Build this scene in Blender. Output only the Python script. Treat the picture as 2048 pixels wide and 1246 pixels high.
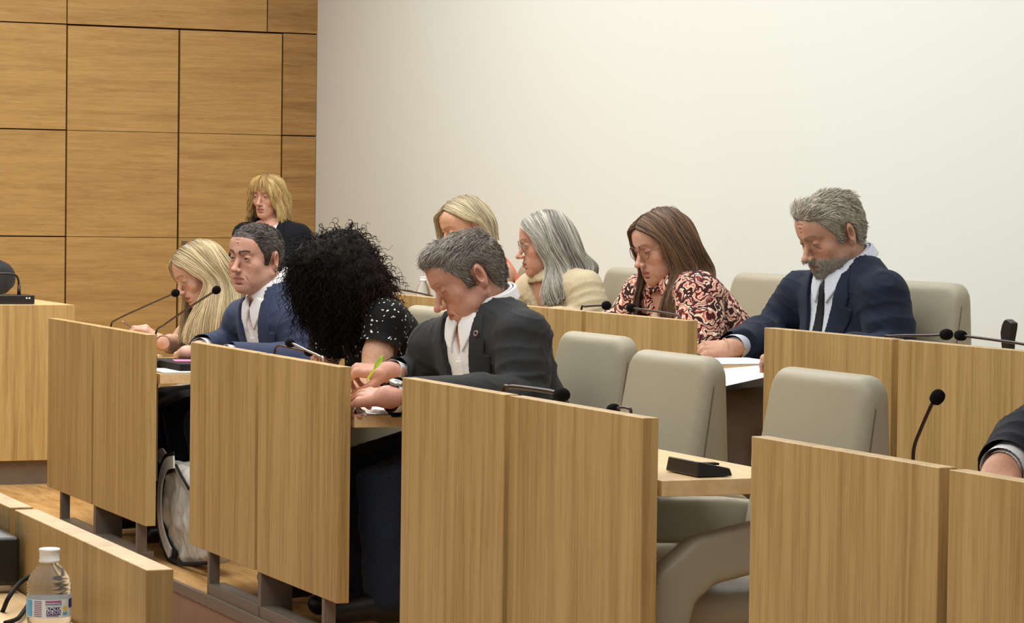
import bpy, math, random
import numpy as np
from mathutils import Vector, Matrix

for _o in list(bpy.data.objects): bpy.data.objects.remove(_o)
SC = bpy.context.scene
COL = SC.collection

# ---------------------------------------------------------------- camera
FPX = 5451.34; PITCH = 0.03597; ROLL = 0.01298; TH = 1.16287; OFF = 2.48645; EYE = 1.295
_fw = np.array([0, math.cos(PITCH), -math.sin(PITCH)]); _r = np.array([1., 0, 0]); _up = np.cross(_r, _fw)
CR = math.cos(ROLL)*_r + math.sin(ROLL)*_up
CU = -math.sin(ROLL)*_r + math.cos(ROLL)*_up
CF = _fw
cam_d = bpy.data.cameras.new('camera'); cam = bpy.data.objects.new('camera', cam_d); COL.objects.link(cam)
cam_d.sensor_width = 36; cam_d.lens = 36*FPX/2048; cam_d.clip_end = 100
cam.matrix_world = Matrix(((CR[0], CU[0], -CF[0], 0), (CR[1], CU[1], -CF[1], 0), (CR[2], CU[2], -CF[2], EYE), (0, 0, 0, 1)))
SC.camera = cam

# row frame: U runs along the benches towards the viewer, N runs from the panel fronts to the sitters' backs
U = np.array([math.cos(TH), -math.sin(TH), 0]); N = np.array([math.sin(TH), math.cos(TH), 0]); Z = np.array([0, 0, 1.])
def W(u, d, z): return U*u + N*(d+OFF) + Z*z
def _ray(x, y): return CF + CR*(x-1024)/FPX - CU*(y-623)/FPX
E0 = np.array([0, 0, EYE])
def at(x, y, u=None, d=None, z=None):
    """a measured photo point on the plane u, d or z = const of the room, as room coordinates (u, d, z)"""
    r = _ray(x, y)
    if u is not None: t = u/(r@U)
    elif d is not None: t = (d+OFF)/(r@N)
    else: t = (z-EYE)/r[2]
    P = E0+t*r
    return np.array([P@U, P@N-OFF, P[2]])
def A(x, y, u=None, d=None, z=None): return W(*at(x, y, u, d, z))

# ---------------------------------------------------------------- light and exposure
SC.view_settings.view_transform = 'Standard'; SC.view_settings.look = 'None'
SC.view_settings.gamma = 1; SC.view_settings.use_curve_mapping = False
SC.view_settings.exposure = 0.06
wd = bpy.data.worlds.new('world'); SC.world = wd; wd.use_nodes = True
wd.node_tree.nodes['Background'].inputs[0].default_value = (1.0, 0.98, 0.94, 1)
wd.node_tree.nodes['Background'].inputs[1].default_value = 0.30
def area(name, u, d, z, sx, sy, power, col=(1, .968, .895), tilt=0.0, yaw=0.0):
    l = bpy.data.lights.new(name, 'AREA'); l.shape = 'RECTANGLE'; l.size = sx; l.size_y = sy; l.energy = power; l.color = col
    o = bpy.data.objects.new(name, l); COL.objects.link(o); o.location = W(u, d, z)
    o.rotation_euler = (tilt, 0, math.atan2(U[1], U[0])+yaw)
    return o
area('ceiling_light_bench', -9.5, 0.4, 3.5, 7.0, .9, 150)
area('ceiling_light_wall', -9.0, 2.0, 3.6, 7.0, .5, 60, (.99, .99, 1.0))
area('ceiling_light_front', -7.0, -1.6, 3.3, 9.0, 1.4, 150, (1, .975, .91))
area('fill_light_near', -2.6, -1.4, 3.0, 2.4, 1.6, 30, (1, .97, .92))  # added fill near the camera, brightens the foreground bench
area('ceiling_light_far', -13.4, -0.5, 3.5, 1.2, 4.5, 48, (1, .93, .8))

# ---------------------------------------------------------------- helpers
def lin(c):
    c = np.asarray(c, dtype=float)/255.
    return np.where(c <= .04045, c/12.92, ((c+.055)/1.055)**2.4)
def L4(c): return (*lin(c), 1.0)
def nrm(v): v = np.asarray(v, float); return v/ (np.linalg.norm(v)+1e-12)

def link_mesh(name, V, Q, mat, parent=None, C=None, smooth=True, base=None, T=None):
    """V (n,3) world coordinates, Q quads (k,4) (or mixed list); one mesh object"""
    base = np.zeros(3) if base is None else np.asarray(base, float)
    V = np.asarray(V, dtype=np.float32)
    me = bpy.data.meshes.new(name)
    if isinstance(Q, np.ndarray):
        k, s = Q.shape
        me.vertices.add(len(V)); me.vertices.foreach_set('co', (V-base.astype(np.float32)).ravel())
        me.loops.add(k*s); me.loops.foreach_set('vertex_index', Q.astype(np.int32).ravel())
        me.polygons.add(k); me.polygons.foreach_set('loop_start', np.arange(0, k*s, s, dtype=np.int32))
        me.update(calc_edges=True); me.validate()
    else:
        me.from_pydata([tuple(v) for v in (V-base)], [], Q)
    if C is not None:
        ca = me.color_attributes.new('Col', 'FLOAT_COLOR', 'POINT')
        cc = np.ones((len(V), 4), np.float32); cc[:, :3] = C
        ca.data.foreach_set('color', cc.ravel())
    for m in (mat if isinstance(mat, (list, tuple)) else [mat]): me.materials.append(m)
    if smooth: me.polygons.foreach_set('use_smooth', np.ones(len(me.polygons), bool))
    o = bpy.data.objects.new(name, me); COL.objects.link(o)
    if parent is not None:
        o.parent = parent; o.location = base - np.array(parent_world(parent))
    else: o.location = base
    return o
def parent_world(o):
    p = Vector((0, 0, 0)); 
    while o is not None: p += o.location; o = o.parent
    return p
def tag(o, label=None, cat=None, group=None, kind=None):
    if label: o['label'] = label
    if cat: o['category'] = cat
    if group: o['group'] = group
    if kind: o['kind'] = kind
    return o
def empty(name, loc, label, cat, group=None):
    o = bpy.data.objects.new(name, None); COL.objects.link(o); o.location = Vector(loc); o.empty_display_size = .1
    return tag(o, label, cat, group)

class MB:
    """collects shapes in any frame; build() makes one mesh object"""
    def __init__(s): s.v = []; s.f = []
    def add(s, V, F):
        n = len(s.v); s.v += [tuple(map(float, q)) for q in V]; s.f += [tuple(int(i)+n for i in f) for f in F]; return s
    def box(s, lo, hi, fn=None):
        (a, b, c), (d, e, f) = lo, hi
        V = [(a, b, c), (d, b, c), (d, e, c), (a, e, c), (a, b, f), (d, b, f), (d, e, f), (a, e, f)]
        if fn: V = [fn(*q) for q in V]
        return s.add(V, [(3, 2, 1, 0), (4, 5, 6, 7), (0, 1, 5, 4), (1, 2, 6, 5), (2, 3, 7, 6), (3, 0, 4, 7)])
    def tube(s, pts, r, n=10, cap=True):
        pts = [np.asarray(q, float) for q in pts]; m = len(pts)
        rr = r if hasattr(r, '__len__') else [r]*m
        V = []; t0 = nrm(pts[1]-pts[0]); a = nrm(np.cross(t0, [0.13, .21, 1]))
        for i, q in enumerate(pts):
            t = nrm(pts[min(i+1, m-1)]-pts[max(i-1, 0)]); a = nrm(a - t*(a@t)); b = np.cross(t, a)
            for k in range(n):
                w = 2*math.pi*k/n; V.append(q+rr[i]*(math.cos(w)*a+math.sin(w)*b))
        F = []
        for i in range(m-1):
            for k in range(n):
                k2 = (k+1) % n; F.append((i*n+k, i*n+k2, (i+1)*n+k2, (i+1)*n+k))
        if cap: F.append(tuple(range(n-1, -1, -1))); F.append(tuple((m-1)*n+k for k in range(n)))
        return s.add(V, F)
    def lathe(s, prof, c, n=32, ax=None):
        """prof: list of (r, h) about axis through c"""
        ax = nrm(Z if ax is None else ax); a = nrm(np.cross(ax, [.3, 1, .2])); b = np.cross(ax, a); V = []; m = len(prof)
        for r, h in prof:
            for k in range(n):
                w = 2*math.pi*k/n; V.append(np.asarray(c)+ax*h+r*(math.cos(w)*a+math.sin(w)*b))
        F = [(i*n+k, i*n+(k+1) % n, (i+1)*n+(k+1) % n, (i+1)*n+k) for i in range(m-1) for k in range(n)]
        F.append(tuple(range(n-1, -1, -1))); F.append(tuple((m-1)*n+k for k in range(n)))
        return s.add(V, F)
    def build(s, name, mat, parent=None, base=None, bevel=0, seg=2, smooth=False, T=None):
        V = np.array(s.v); 
        o = link_mesh(name, V, s.f, mat, parent, smooth=smooth, base=base)
        if bevel:
            b = o.modifiers.new('bevel', 'BEVEL'); b.width = bevel; b.segments = seg; b.limit_method = 'ANGLE'; b.angle_limit = .6
            o.data.polygons.foreach_set('use_smooth', np.ones(len(o.data.polygons), bool))
            wn = o.modifiers.new('wn', 'WEIGHTED_NORMAL'); wn.keep_sharp = True
        elif smooth:
            pass
        return o
def rbox(lo, hi): return MB().box(lo, hi, fn=W)

# ---------------------------------------------------------------- signed distance modelling
def smin(a, b, k):
    if k <= 0: return np.minimum(a, b)
    h = np.clip(.5+.5*(b-a)/k, 0, 1); return b*(1-h)+a*h-k*h*(1-h)
def d_rc(P, a, b, ra, rb):
    ab = (b-a).astype(np.float32); L2 = float(ab@ab)+1e-9
    pa = P-a.astype(np.float32); h = np.clip((pa@ab)/L2, 0, 1)
    return np.sqrt(((pa-h[:, None]*ab)**2).sum(1))-(ra+(rb-ra)*h)
def d_el(P, c, r, R):
    q = P-c.astype(np.float32)
    if R is not None: q = q@R.astype(np.float32)
    r = np.asarray(r, np.float32); k0 = np.sqrt(((q/r)**2).sum(1)); k1 = np.sqrt(((q/(r*r))**2).sum(1))+1e-9
    return k0*(k0-1)/k1
def d_rb(P, c, hs, rad, R):
    q = P-c.astype(np.float32)
    if R is not None: q = q@R.astype(np.float32)
    q = np.abs(q)-(np.asarray(hs, np.float32)-rad)
    return np.sqrt((np.maximum(q, 0)**2).sum(1))+np.minimum(q.max(1), 0)-rad
class SDF:
    def __init__(s): s.ops = []; s.post = None
    def rc(s, a, b, ra, rb=None, k=.01, op=1):
        a = np.asarray(a, float); b = np.asarray(b, float); rb = ra if rb is None else rb
        s.ops.append((lambda P: d_rc(P, a, b, ra, rb), (a+b)/2, np.linalg.norm(b-a)/2+max(ra, rb), k, op)); return s
    def el(s, c, r, R=None, k=.01, op=1):
        c = np.asarray(c, float); s.ops.append((lambda P: d_el(P, c, r, R), c, max(r), k, op)); return s
    def rb(s, c, hs, rad, R=None, k=.01, op=1):
        c = np.asarray(c, float); s.ops.append((lambda P: d_rb(P, c, hs, rad, R), c, float(np.linalg.norm(hs)), k, op)); return s
    def fn(s, f, c, rad, k=.01, op=1):
        s.ops.append((f, np.asarray(c, float), rad, k, op)); return s
    def ev(s, P, c=None, br=None):
        D = np.full(len(P), 1e3, np.float32)
        for f, oc, orad, k, op in s.ops:
            if c is not None and orad < 50 and np.linalg.norm(c-oc)-orad-br > k+.012: continue
            d = f(P)
            if op == 1: D = smin(D, d, k)
            elif op == -1: D = -smin(-D, d, k)
            else: D = -smin(-D, -d, k)
        return D
    def mesh(s, lo, hi, h, cut=None, smooth=1):
        lo = np.asarray(lo, float); hi = np.asarray(hi, float); B = 12
        nb = np.ceil((hi-lo)/h/B).astype(int); n = nb*B+1
        D = np.full(tuple(n), 1., np.float32)
        ar = np.arange(B+1)*h; G = np.stack(np.meshgrid(ar, ar, ar, indexing='ij'), -1).reshape(-1, 3).astype(np.float32)
        br = B*h*math.sqrt(3)/2
        ii = np.stack(np.meshgrid(*[np.arange(q) for q in nb], indexing='ij'), -1).reshape(-1, 3)
        cen = (lo+(ii+.5)*B*h)
        dc = s.ev(cen.astype(np.float32))
        for (i, j, k), c, d in zip(ii, cen, dc):
            sl = (slice(i*B, i*B+B+1), slice(j*B, j*B+B+1), slice(k*B, k*B+B+1))
            if abs(d) > br*1.35+.01: 
                if d < 0: D[sl] = -1.
                continue
            P = G+(lo+np.array([i, j, k])*B*h).astype(np.float32)
            v = s.ev(P, c, br); v = np.where(v > 500, 1., v)
            if s.post is not None: v = s.post(P, v)
            D[sl] = v.reshape(B+1, B+1, B+1)
        D[0] = D[-1] = 1; D[:, 0] = D[:, -1] = 1; D[:, :, 0] = D[:, :, -1] = 1
        V, Q = surfnets(D, lo, h)
        if cut is not None and len(V):
            keep = cut(V); Q = Q[keep[Q].all(1)]; V, Q = compact(V, Q)
        for _ in range(smooth): V = lap(V, Q, .5)
        return V, Q
def compact(V, Q, C=None):
    used = np.zeros(len(V), bool); used[Q.ravel()] = True; m = np.cumsum(used)-1
    if C is None: return V[used], m[Q]
    return V[used], m[Q], C[used]
def surfnets(D, lo, h):
    S = D < 0; n = np.array(D.shape)
    cnt = np.zeros(tuple(n-1), np.int8)
    for a in (0, 1):
        for b in (0, 1):
            for c in (0, 1): cnt += S[a:n[0]-1+a, b:n[1]-1+b, c:n[2]-1+c]
    I, J, K = np.nonzero((cnt > 0) & (cnt < 8)); m = len(I)
    idx = np.full(tuple(n-1), -1, np.int64); idx[I, J, K] = np.arange(m)
    acc = np.zeros((m, 3)); w = np.zeros(m)
    for ax in range(3):
        o1, o2 = [q for q in range(3) if q != ax]
        for p in (0, 1):
            for q in (0, 1):
                off = [0, 0, 0]; off[o1] = p; off[o2] = q
                off2 = list(off); off2[ax] = 1
                v0 = D[I+off[0], J+off[1], K+off[2]]; v1 = D[I+off2[0], J+off2[1], K+off2[2]]
                x = (v0 < 0) != (v1 < 0); t = np.where(x, v0/np.where(x, v0-v1, 1), 0)
                c = np.zeros((m, 3)); c[:, o1] = p; c[:, o2] = q; c[:, ax] = t
                acc += c*x[:, None]; w += x
    V = lo+(np.stack([I, J, K], 1)+acc/w[:, None])*h
    Qs = []
    for ax in range(3):
        o1, o2 = [(1, 2), (2, 0), (0, 1)][ax]
        sh = [slice(None)]*3; sh[ax] = slice(0, n[ax]-1); sh2 = [slice(None)]*3; sh2[ax] = slice(1, n[ax])
        a0 = S[tuple(sh)]; a1 = S[tuple(sh2)]
        x = a0 != a1
        e = np.stack(np.nonzero(x), 1)
        e = e[(e[:, o1] > 0) & (e[:, o2] > 0) & (e[:, o1] < n[o1]-1) & (e[:, o2] < n[o2]-1)]
        if not len(e): continue
        def cell(da, db):
            q = e.copy(); q[:, o1] -= da; q[:, o2] -= db; return idx[q[:, 0], q[:, 1], q[:, 2]]
        qd = np.stack([cell(1, 1), cell(0, 1), cell(0, 0), cell(1, 0)], 1)
        fl = ~a0[e[:, 0], e[:, 1], e[:, 2]]
        qd[fl] = qd[fl][:, ::-1]; Qs.append(qd)
    Q = np.concatenate(Qs) if Qs else np.zeros((0, 4), int)
    Q = Q[(Q >= 0).all(1)]
    return V, Q
def lap(V, Q, a):
    acc = np.zeros_like(V); w = np.zeros(len(V))
    for i in range(4):
        x, y = Q[:, i], Q[:, (i+1) % 4]
        for c in range(3): acc[:, c] += np.bincount(x, V[y, c], len(V)); acc[:, c] += np.bincount(y, V[x, c], len(V))
        w += np.bincount(x, minlength=len(V)); w += np.bincount(y, minlength=len(V))
    return V*(1-a)+a*acc/np.maximum(w, 1)[:, None]
def vnormals(V, Q):
    n = np.cross(V[Q[:, 2]]-V[Q[:, 0]], V[Q[:, 3]]-V[Q[:, 1]]); out = np.zeros_like(V)
    for i in range(4):
        for c in range(3): out[:, c] += np.bincount(Q[:, i], n[:, c], len(V))
    return out/(np.linalg.norm(out, axis=1)[:, None]+1e-12)
def d_poly(x, y, pts):
    """signed distance to a 2D polygon (negative inside)"""
    x = np.asarray(x, np.float32); y = np.asarray(y, np.float32)
    d = np.full(x.shape, 1e9, np.float32); ins = np.zeros(x.shape, bool); n = len(pts)
    for i in range(n):
        ax, ay = pts[i]; bx, by = pts[(i+1) % n]; ex, ey = bx-ax, by-ay
        wx, wy = x-ax, y-ay; t = np.clip((wx*ex+wy*ey)/(ex*ex+ey*ey+1e-12), 0, 1)
        d = np.minimum(d, (wx-ex*t)**2+(wy-ey*t)**2)
        c = ((ay > y) != (by > y)) & (x < (bx-ax)*(y-ay)/((by-ay) if by != ay else 1e-9)+ax); ins ^= c
    d = np.sqrt(d); return np.where(ins, -d, d)
def snoise(P, seed, f=1.0, o=3):
    """cheap smooth pseudo-noise, about -1..1"""
    rs = np.random.RandomState(seed); out = np.zeros(len(P)); a = 1.; tot = 0
    for i in range(o):
        for _ in range(4):
            w = rs.normal(size=3)*f*2.2; out += a*np.sin(P@w+rs.uniform(0, 6.28)+1.3*np.sin(P@(rs.normal(size=3)*f*1.7)+rs.uniform(0, 6.28)))
            tot += a*.5
        a *= .55; f *= 1.9
    return out/tot*.6
def tubes(paths, rad, cols, ns=3):
    """paths (S,M,3), rad (S,M), cols (S,3) or (S,M,3) -> V,Q,C"""
    S_, M, _ = paths.shape
    t = np.gradient(paths, axis=1); t /= np.linalg.norm(t, axis=2)[..., None]+1e-9
    ref = np.zeros_like(t); ref[..., 0] = .31; ref[..., 1] = .83; ref[..., 2] = .46
    a = np.cross(t, ref); a /= np.linalg.norm(a, axis=2)[..., None]+1e-9; b = np.cross(t, a)
    V = np.zeros((S_, M, ns, 3))
    for k in range(ns):
        w = 2*math.pi*k/ns; V[:, :, k] = paths+rad[..., None]*(math.cos(w)*a+math.sin(w)*b)
    base = (np.arange(S_)*M*ns)[:, None, None]+(np.arange(M-1)*ns)[None, :, None]
    k = np.arange(ns)[None, None, :]; k2 = (k+1) % ns
    Q = np.stack([base+k, base+k2, base+ns+k2, base+ns+k], -1).reshape(-1, 4)
    if cols.ndim == 2: cols = np.repeat(cols[:, None], M, 1)
    C = np.repeat(cols[:, :, None], ns, 2).reshape(-1, 3)
    return V.reshape(-1, 3), Q, C
def join(parts):
    Vs = []; Qs = []; Cs = []; n = 0
    for V, Q, C in parts:
        if len(V) == 0: continue
        Vs.append(V); Qs.append(Q+n); Cs.append(np.broadcast_to(C, V.shape)); n += len(V)
    return np.concatenate(Vs), np.concatenate(Qs), np.concatenate(Cs)

# ---------------------------------------------------------------- materials
def newmat(name, rough=.5, spec=.5, metal=0.):
    m = bpy.data.materials.new(name); m.use_nodes = True; nt = m.node_tree; b = nt.nodes['Principled BSDF']
    b.inputs['Roughness'].default_value = rough; b.inputs['Specular IOR Level'].default_value = spec; b.inputs['Metallic'].default_value = metal
    return m, nt, b
def nd(nt, t, **kw):
    n = nt.nodes.new(t)
    for k, v in kw.items():
        if k.startswith('i_'): n.inputs[k[2:].replace('_', ' ')].default_value = v
        else: setattr(n, k, v)
    return n
def coords(nt, scale, rot=(0, 0, 0), rnd=True, kind='Object'):
    tc = nd(nt, 'ShaderNodeTexCoord'); mp = nd(nt, 'ShaderNodeMapping'); mp.inputs['Rotation'].default_value = rot
    if rot[2]: mp.vector_type = 'TEXTURE'; scale = tuple(1/q for q in scale)
    mp.inputs['Scale'].default_value = scale
    if rnd:
        oi = nd(nt, 'ShaderNodeObjectInfo'); ad = nd(nt, 'ShaderNodeVectorMath', operation='ADD'); ml = nd(nt, 'ShaderNodeMath', operation='MULTIPLY'); ml.inputs[1].default_value = 37.
        nt.links.new(oi.outputs['Random'], ml.inputs[0]); nt.links.new(tc.outputs[kind], ad.inputs[0]); nt.links.new(ml.outputs[0], ad.inputs[1]); nt.links.new(ad.outputs[0], mp.inputs[0])
    else: nt.links.new(tc.outputs[kind], mp.inputs[0])
    return mp
def ramp(nt, src, stops):
    r = nd(nt, 'ShaderNodeValToRGB'); e = r.color_ramp.elements
    while len(e) < len(stops): e.new(.5)
    for q, (p, c) in zip(e, stops): q.position = p; q.color = c
    nt.links.new(src, r.inputs[0]); return r
def bump(nt, b, src, strength, dist=.002):
    bp = nd(nt, 'ShaderNodeBump'); bp.inputs['Strength'].default_value = strength; bp.inputs['Distance'].default_value = dist
    nt.links.new(src, bp.inputs['Height']); nt.links.new(bp.outputs[0], b.inputs['Normal'])
def plain(name, c, rough=.5, spec=.4, metal=0., bumpy=None, var=.06):
    m, nt, b = newmat(name, rough, spec, metal)
    mp = coords(nt, (1, 1, 1)); n = nd(nt, 'ShaderNodeTexNoise'); n.inputs['Scale'].default_value = bumpy[0] if bumpy else 30.
    nt.links.new(mp.outputs[0], n.inputs[0]); c = lin(c)
    r = ramp(nt, n.outputs[0], [(.3, (*(c*(1-var)), 1)), (.7, (*np.minimum(c*(1+var), 1), 1))]); nt.links.new(r.outputs[0], b.inputs['Base Color'])
    if bumpy: bump(nt, b, n.outputs[0], bumpy[1], bumpy[2])
    return m
def wood(name, light, dark, stretch, scale=1., wav=.35, rough=.42, rotz=0.):
    """grain runs along the axis whose stretch is small"""
    m, nt, b = newmat(name, rough, .35)
    mp = coords(nt, stretch, (0, 0, rotz))
    n1 = nd(nt, 'ShaderNodeTexNoise'); n1.inputs['Scale'].default_value = 9*scale; n1.inputs['Detail'].default_value = 6; n1.inputs['Roughness'].default_value = .62; n1.inputs['Distortion'].default_value = wav
    n2 = nd(nt, 'ShaderNodeTexNoise'); n2.inputs['Scale'].default_value = 2.2*scale; n2.inputs['Detail'].default_value = 3
    n3 = nd(nt, 'ShaderNodeTexNoise'); n3.inputs['Scale'].default_value = 38*scale; n3.inputs['Detail'].default_value = 3
    for n in (n1, n2, n3): nt.links.new(mp.outputs[0], n.inputs[0])
    mx = nd(nt, 'ShaderNodeMix', data_type='FLOAT'); mx.inputs[0].default_value = .42
    nt.links.new(n1.outputs[0], mx.inputs[2]); nt.links.new(n2.outputs[0], mx.inputs[3])
    mx2 = nd(nt, 'ShaderNodeMix', data_type='FLOAT'); mx2.inputs[0].default_value = .22
    nt.links.new(mx.outputs[0], mx2.inputs[2]); nt.links.new(n3.outputs[0], mx2.inputs[3])
    l = lin(light); d = lin(dark)
    r = ramp(nt, mx2.outputs[0], [(.36, (*d, 1)), (.47, (*(d*.45+l*.55), 1)), (.56, (*l, 1)), (.66, (*np.minimum(l*1.1, 1), 1))])
    nt.links.new(r.outputs[0], b.inputs['Base Color']); bump(nt, b, n3.outputs[0], .08, .001)
    return m
def vcol(name, rough=.55, spec=.35, sss=0., bumpy=None, aniso=0.):
    m, nt, b = newmat(name, rough, spec)
    a = nd(nt, 'ShaderNodeVertexColor'); a.layer_name = 'Col'
    src = a.outputs[0]
    if sss:
        b.inputs['Subsurface Weight'].default_value = sss; b.inputs['Subsurface Radius'].default_value = (.9, .4, .25); b.inputs['Subsurface Scale'].default_value = .006
    if bumpy:
        mp = coords(nt, (1, 1, 1), rnd=False); n = nd(nt, 'ShaderNodeTexNoise'); n.inputs['Scale'].default_value = bumpy[0]; n.inputs['Detail'].default_value = 4
        nt.links.new(mp.outputs[0], n.inputs[0]); bump(nt, b, n.outputs[0], bumpy[1], bumpy[2])
        mm = nd(nt, 'ShaderNodeMix', data_type='RGBA', blend_type='MULTIPLY'); mm.inputs[0].default_value = 1.
        r = ramp(nt, n.outputs[0], [(.3, (.9, .88, .86, 1)), (.7, (1.06, 1.06, 1.06, 1))])
        nt.links.new(src, mm.inputs[6]); nt.links.new(r.outputs[0], mm.inputs[7]); src = mm.outputs[2]
    nt.links.new(src, b.inputs['Base Color'])
    return m
def fabric(name, c, c2=None, rough=.85, scale=260., var=.12, sheen=.04, bs=.25):
    m, nt, b = newmat(name, rough, .2)
    mp = coords(nt, (1, 1, 1), rnd=False); n = nd(nt, 'ShaderNodeTexNoise'); n.inputs['Scale'].default_value = scale; n.inputs['Detail'].default_value = 2
    n2 = nd(nt, 'ShaderNodeTexNoise'); n2.inputs['Scale'].default_value = 14; n2.inputs['Detail'].default_value = 3
    nt.links.new(mp.outputs[0], n.inputs[0]); nt.links.new(mp.outputs[0], n2.inputs[0])
    c = lin(c); c2 = (lin(c2)*.4+c*.6) if c2 is not None else c*(1+var); var = var*.4
    r = ramp(nt, n.outputs[0], [(.35, (*(c*(1-var)), 1)), (.65, (*np.minimum(c2, 1), 1))]); nt.links.new(r.outputs[0], b.inputs['Base Color'])
    b.inputs['Sheen Weight'].default_value = sheen; b.inputs['Sheen Roughness'].default_value = .5
    bp = nd(nt, 'ShaderNodeBump'); bp.inputs['Strength'].default_value = bs; bp.inputs['Distance'].default_value = .012
    bp2 = nd(nt, 'ShaderNodeBump'); bp2.inputs['Strength'].default_value = .12; bp2.inputs['Distance'].default_value = .001
    nt.links.new(n2.outputs[0], bp.inputs['Height']); nt.links.new(n.outputs[0], bp2.inputs['Height']); nt.links.new(bp.outputs[0], bp2.inputs['Normal']); nt.links.new(bp2.outputs[0], b.inputs['Normal'])
    return m
# ================================================================ materials of the room
RZ = -TH
M_panel = wood('oak_panel', (192, 160, 105), (155, 121, 70), (1, 1, .035), 5.2, .2, .42, RZ)
M_edge = M_panel
M_top = wood('oak_top', (226, 196, 148), (206, 168, 116), (.1, 1, 1), 2.2, .4, .4, RZ)
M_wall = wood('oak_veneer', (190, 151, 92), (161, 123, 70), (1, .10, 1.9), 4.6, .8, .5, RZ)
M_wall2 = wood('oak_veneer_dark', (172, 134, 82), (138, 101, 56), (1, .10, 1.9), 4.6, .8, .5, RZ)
M_floor = wood('oak_floor', (206, 164, 106), (156, 112, 60), (.16, 1, 1), 1.6, .7, .3, RZ)
M_riser = wood('step_riser', (142, 110, 88), (128, 97, 76), (.2, 1, 1), 1.2, .3, .45, RZ)
M_plaster = plain('white_plaster', (221, 226, 222), .9, .15, bumpy=(240, .05, .0006), var=.012)
M_steel = plain('taupe_metal', (122, 110, 98), .42, .5, .35, var=.05)
M_dark = plain('dark_void', (38, 34, 30), .8, .2)
M_leather = plain('taupe_leather', (158, 151, 131), .5, .4, bumpy=(420, .22, .0008), var=.03)
M_leather2 = plain('taupe_leather_shade', (104, 92, 80), .55, .35, bumpy=(420, .2, .0008), var=.03)
M_seam = plain('seam_thread', (112, 102, 88), .7, .2)
M_black = plain('black_plastic', (22, 21, 22), .38, .5, var=.1)
M_blackm = plain('black_matt', (16, 15, 16), .75, .3, var=.15)
M_foam = plain('black_foam', (17, 16, 17), .95, .1, bumpy=(900, .6, .0012), var=.25)
M_neck = plain('gooseneck_metal', (52, 38, 38), .38, .6, .5)
M_silver = plain('silver_metal', (190, 188, 184), .25, .6, .9)
M_paper = plain('white_paper', (238, 238, 236), .7, .3, var=.01)
M_groove = plain('groove_shadow_gap', (70, 44, 20), .8, .2)

# ================================================================ the room shell
PF = .1; PF2 = .25; PL = -.07
def struct(name, o): o.name = name; return tag(o, kind='structure')
UW = -15.0; DW = 2.745
struct('floor', rbox((-12.5, .0, -.02), (1.0, 3.2, PF)).build('floor', M_floor, base=W(-8, 1, 0)))
struct('floor_lower', rbox((-12.5, -9, -.2), (3, -.012, PL)).build('floor_lower', M_riser, base=W(-8, -3, -.17)))
struct('floor_far', rbox((-16, -9, -.2), (-12.5, 3.2, PL)).build('floor_far', M_floor, base=W(-13, -3, 0)))
struct('floor_presidium', rbox((-12.49, -9, -.02), (-11.0, -.001, PF)).build('floor_presidium', M_floor, base=W(-12, -3, 0)))
struct('trim_1', rbox((-10.99, -.011, PL), (-8.385, -.001, PF-.03)).box((-8.383, -.011, PL), (1.0, -.001, PF-.03), fn=W).build('trim_1', M_riser, base=W(-8, .2, 0)))
struct('trim_2', rbox((-10.99, -.016, PF-.03), (1.0, -.001, PF+.002)).build('trim_2', M_steel, base=W(-8, .2, 0)))
struct('floor_tier', rbox((-11.6, 1.13, 0.002), (1.0, 2.745, PF2)).build('floor_tier', M_floor, base=W(-8, 2, PF2)))
struct('wall_right', rbox((-16, DW, -.3), (1.5, DW+.15, 4.2)).build('wall_right', M_plaster, base=W(-8, DW, 0)))
# panelled wall: boards with thin open joints in front of a dark backing
struct('wall_far', rbox((UW-.2, -9, -.3), (UW-.03, DW, 4.2)).build('wall_far', M_groove, base=W(UW, -1, 0)))
g = .0035
rows = [(-.17, .54), (.54, 1.133), (1.133, 1.728), (1.728, 2.318), (2.318, 2.91), (2.91, 3.5), (3.5, 4.2)]
cols_ = [(-9, -4.7), (-4.7, -3.4), (-3.4, -2.12), (-2.12, -.85), (-.85, .4), (.4, 1.268), (2.535, DW)]
mb = MB(); mb2 = MB()
for z0, z1 in rows:
    for d0, d1 in cols_:
        if d0 < 0: d0_, d1_ = d0, d1
        else: d0_, d1_ = d0, d1
        if z0 >= 2.318 and d0 > 2: continue
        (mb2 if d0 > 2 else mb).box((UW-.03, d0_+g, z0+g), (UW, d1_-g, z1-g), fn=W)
for z0, z1 in rows[4:]:
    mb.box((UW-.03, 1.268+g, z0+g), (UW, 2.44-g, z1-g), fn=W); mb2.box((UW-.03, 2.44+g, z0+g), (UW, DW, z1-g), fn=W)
struct('wall_far_panels', mb.build('wall_far_panels', M_wall, base=W(UW, 0, 1)))
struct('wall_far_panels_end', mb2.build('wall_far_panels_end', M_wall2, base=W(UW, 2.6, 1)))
for i, (d0, d1) in enumerate(((1.268, 1.918), (1.918, 2.535))):
    m = MB()
    for z0, z1 in rows[:4]:
        q = .0015
        m.box((UW-.03, d0+(.006 if i == 0 else .006), z0+q), (UW+.001, d1-.006, z1-(q if z1 < 2.3 else .007)), fn=W)
    dr = m.build('door_%d' % (i+1), M_wall, base=W(UW, d0, 0)); struct('door_%d' % (i+1), dr)
    if i:
        h = MB().box((UW+.002, 1.952, 1.0), (UW+.05, 1.958, 1.115), fn=W).box((UW+.03, 1.93, .985), (UW+.042, 1.99, 1.12), fn=W)
        h = MB().box((UW+.001, 1.94, .985), (UW+.012, 1.975, 1.115), fn=W).tube([W(UW+.03, 1.957, 1.0), W(UW+.05, 1.957, 1.0), W(UW+.05, 1.957, 1.1), W(UW+.03, 1.957, 1.1)], .009)
        h.build('door_handle', M_steel, dr, base=W(UW, 1.95, 1.05))

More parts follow.
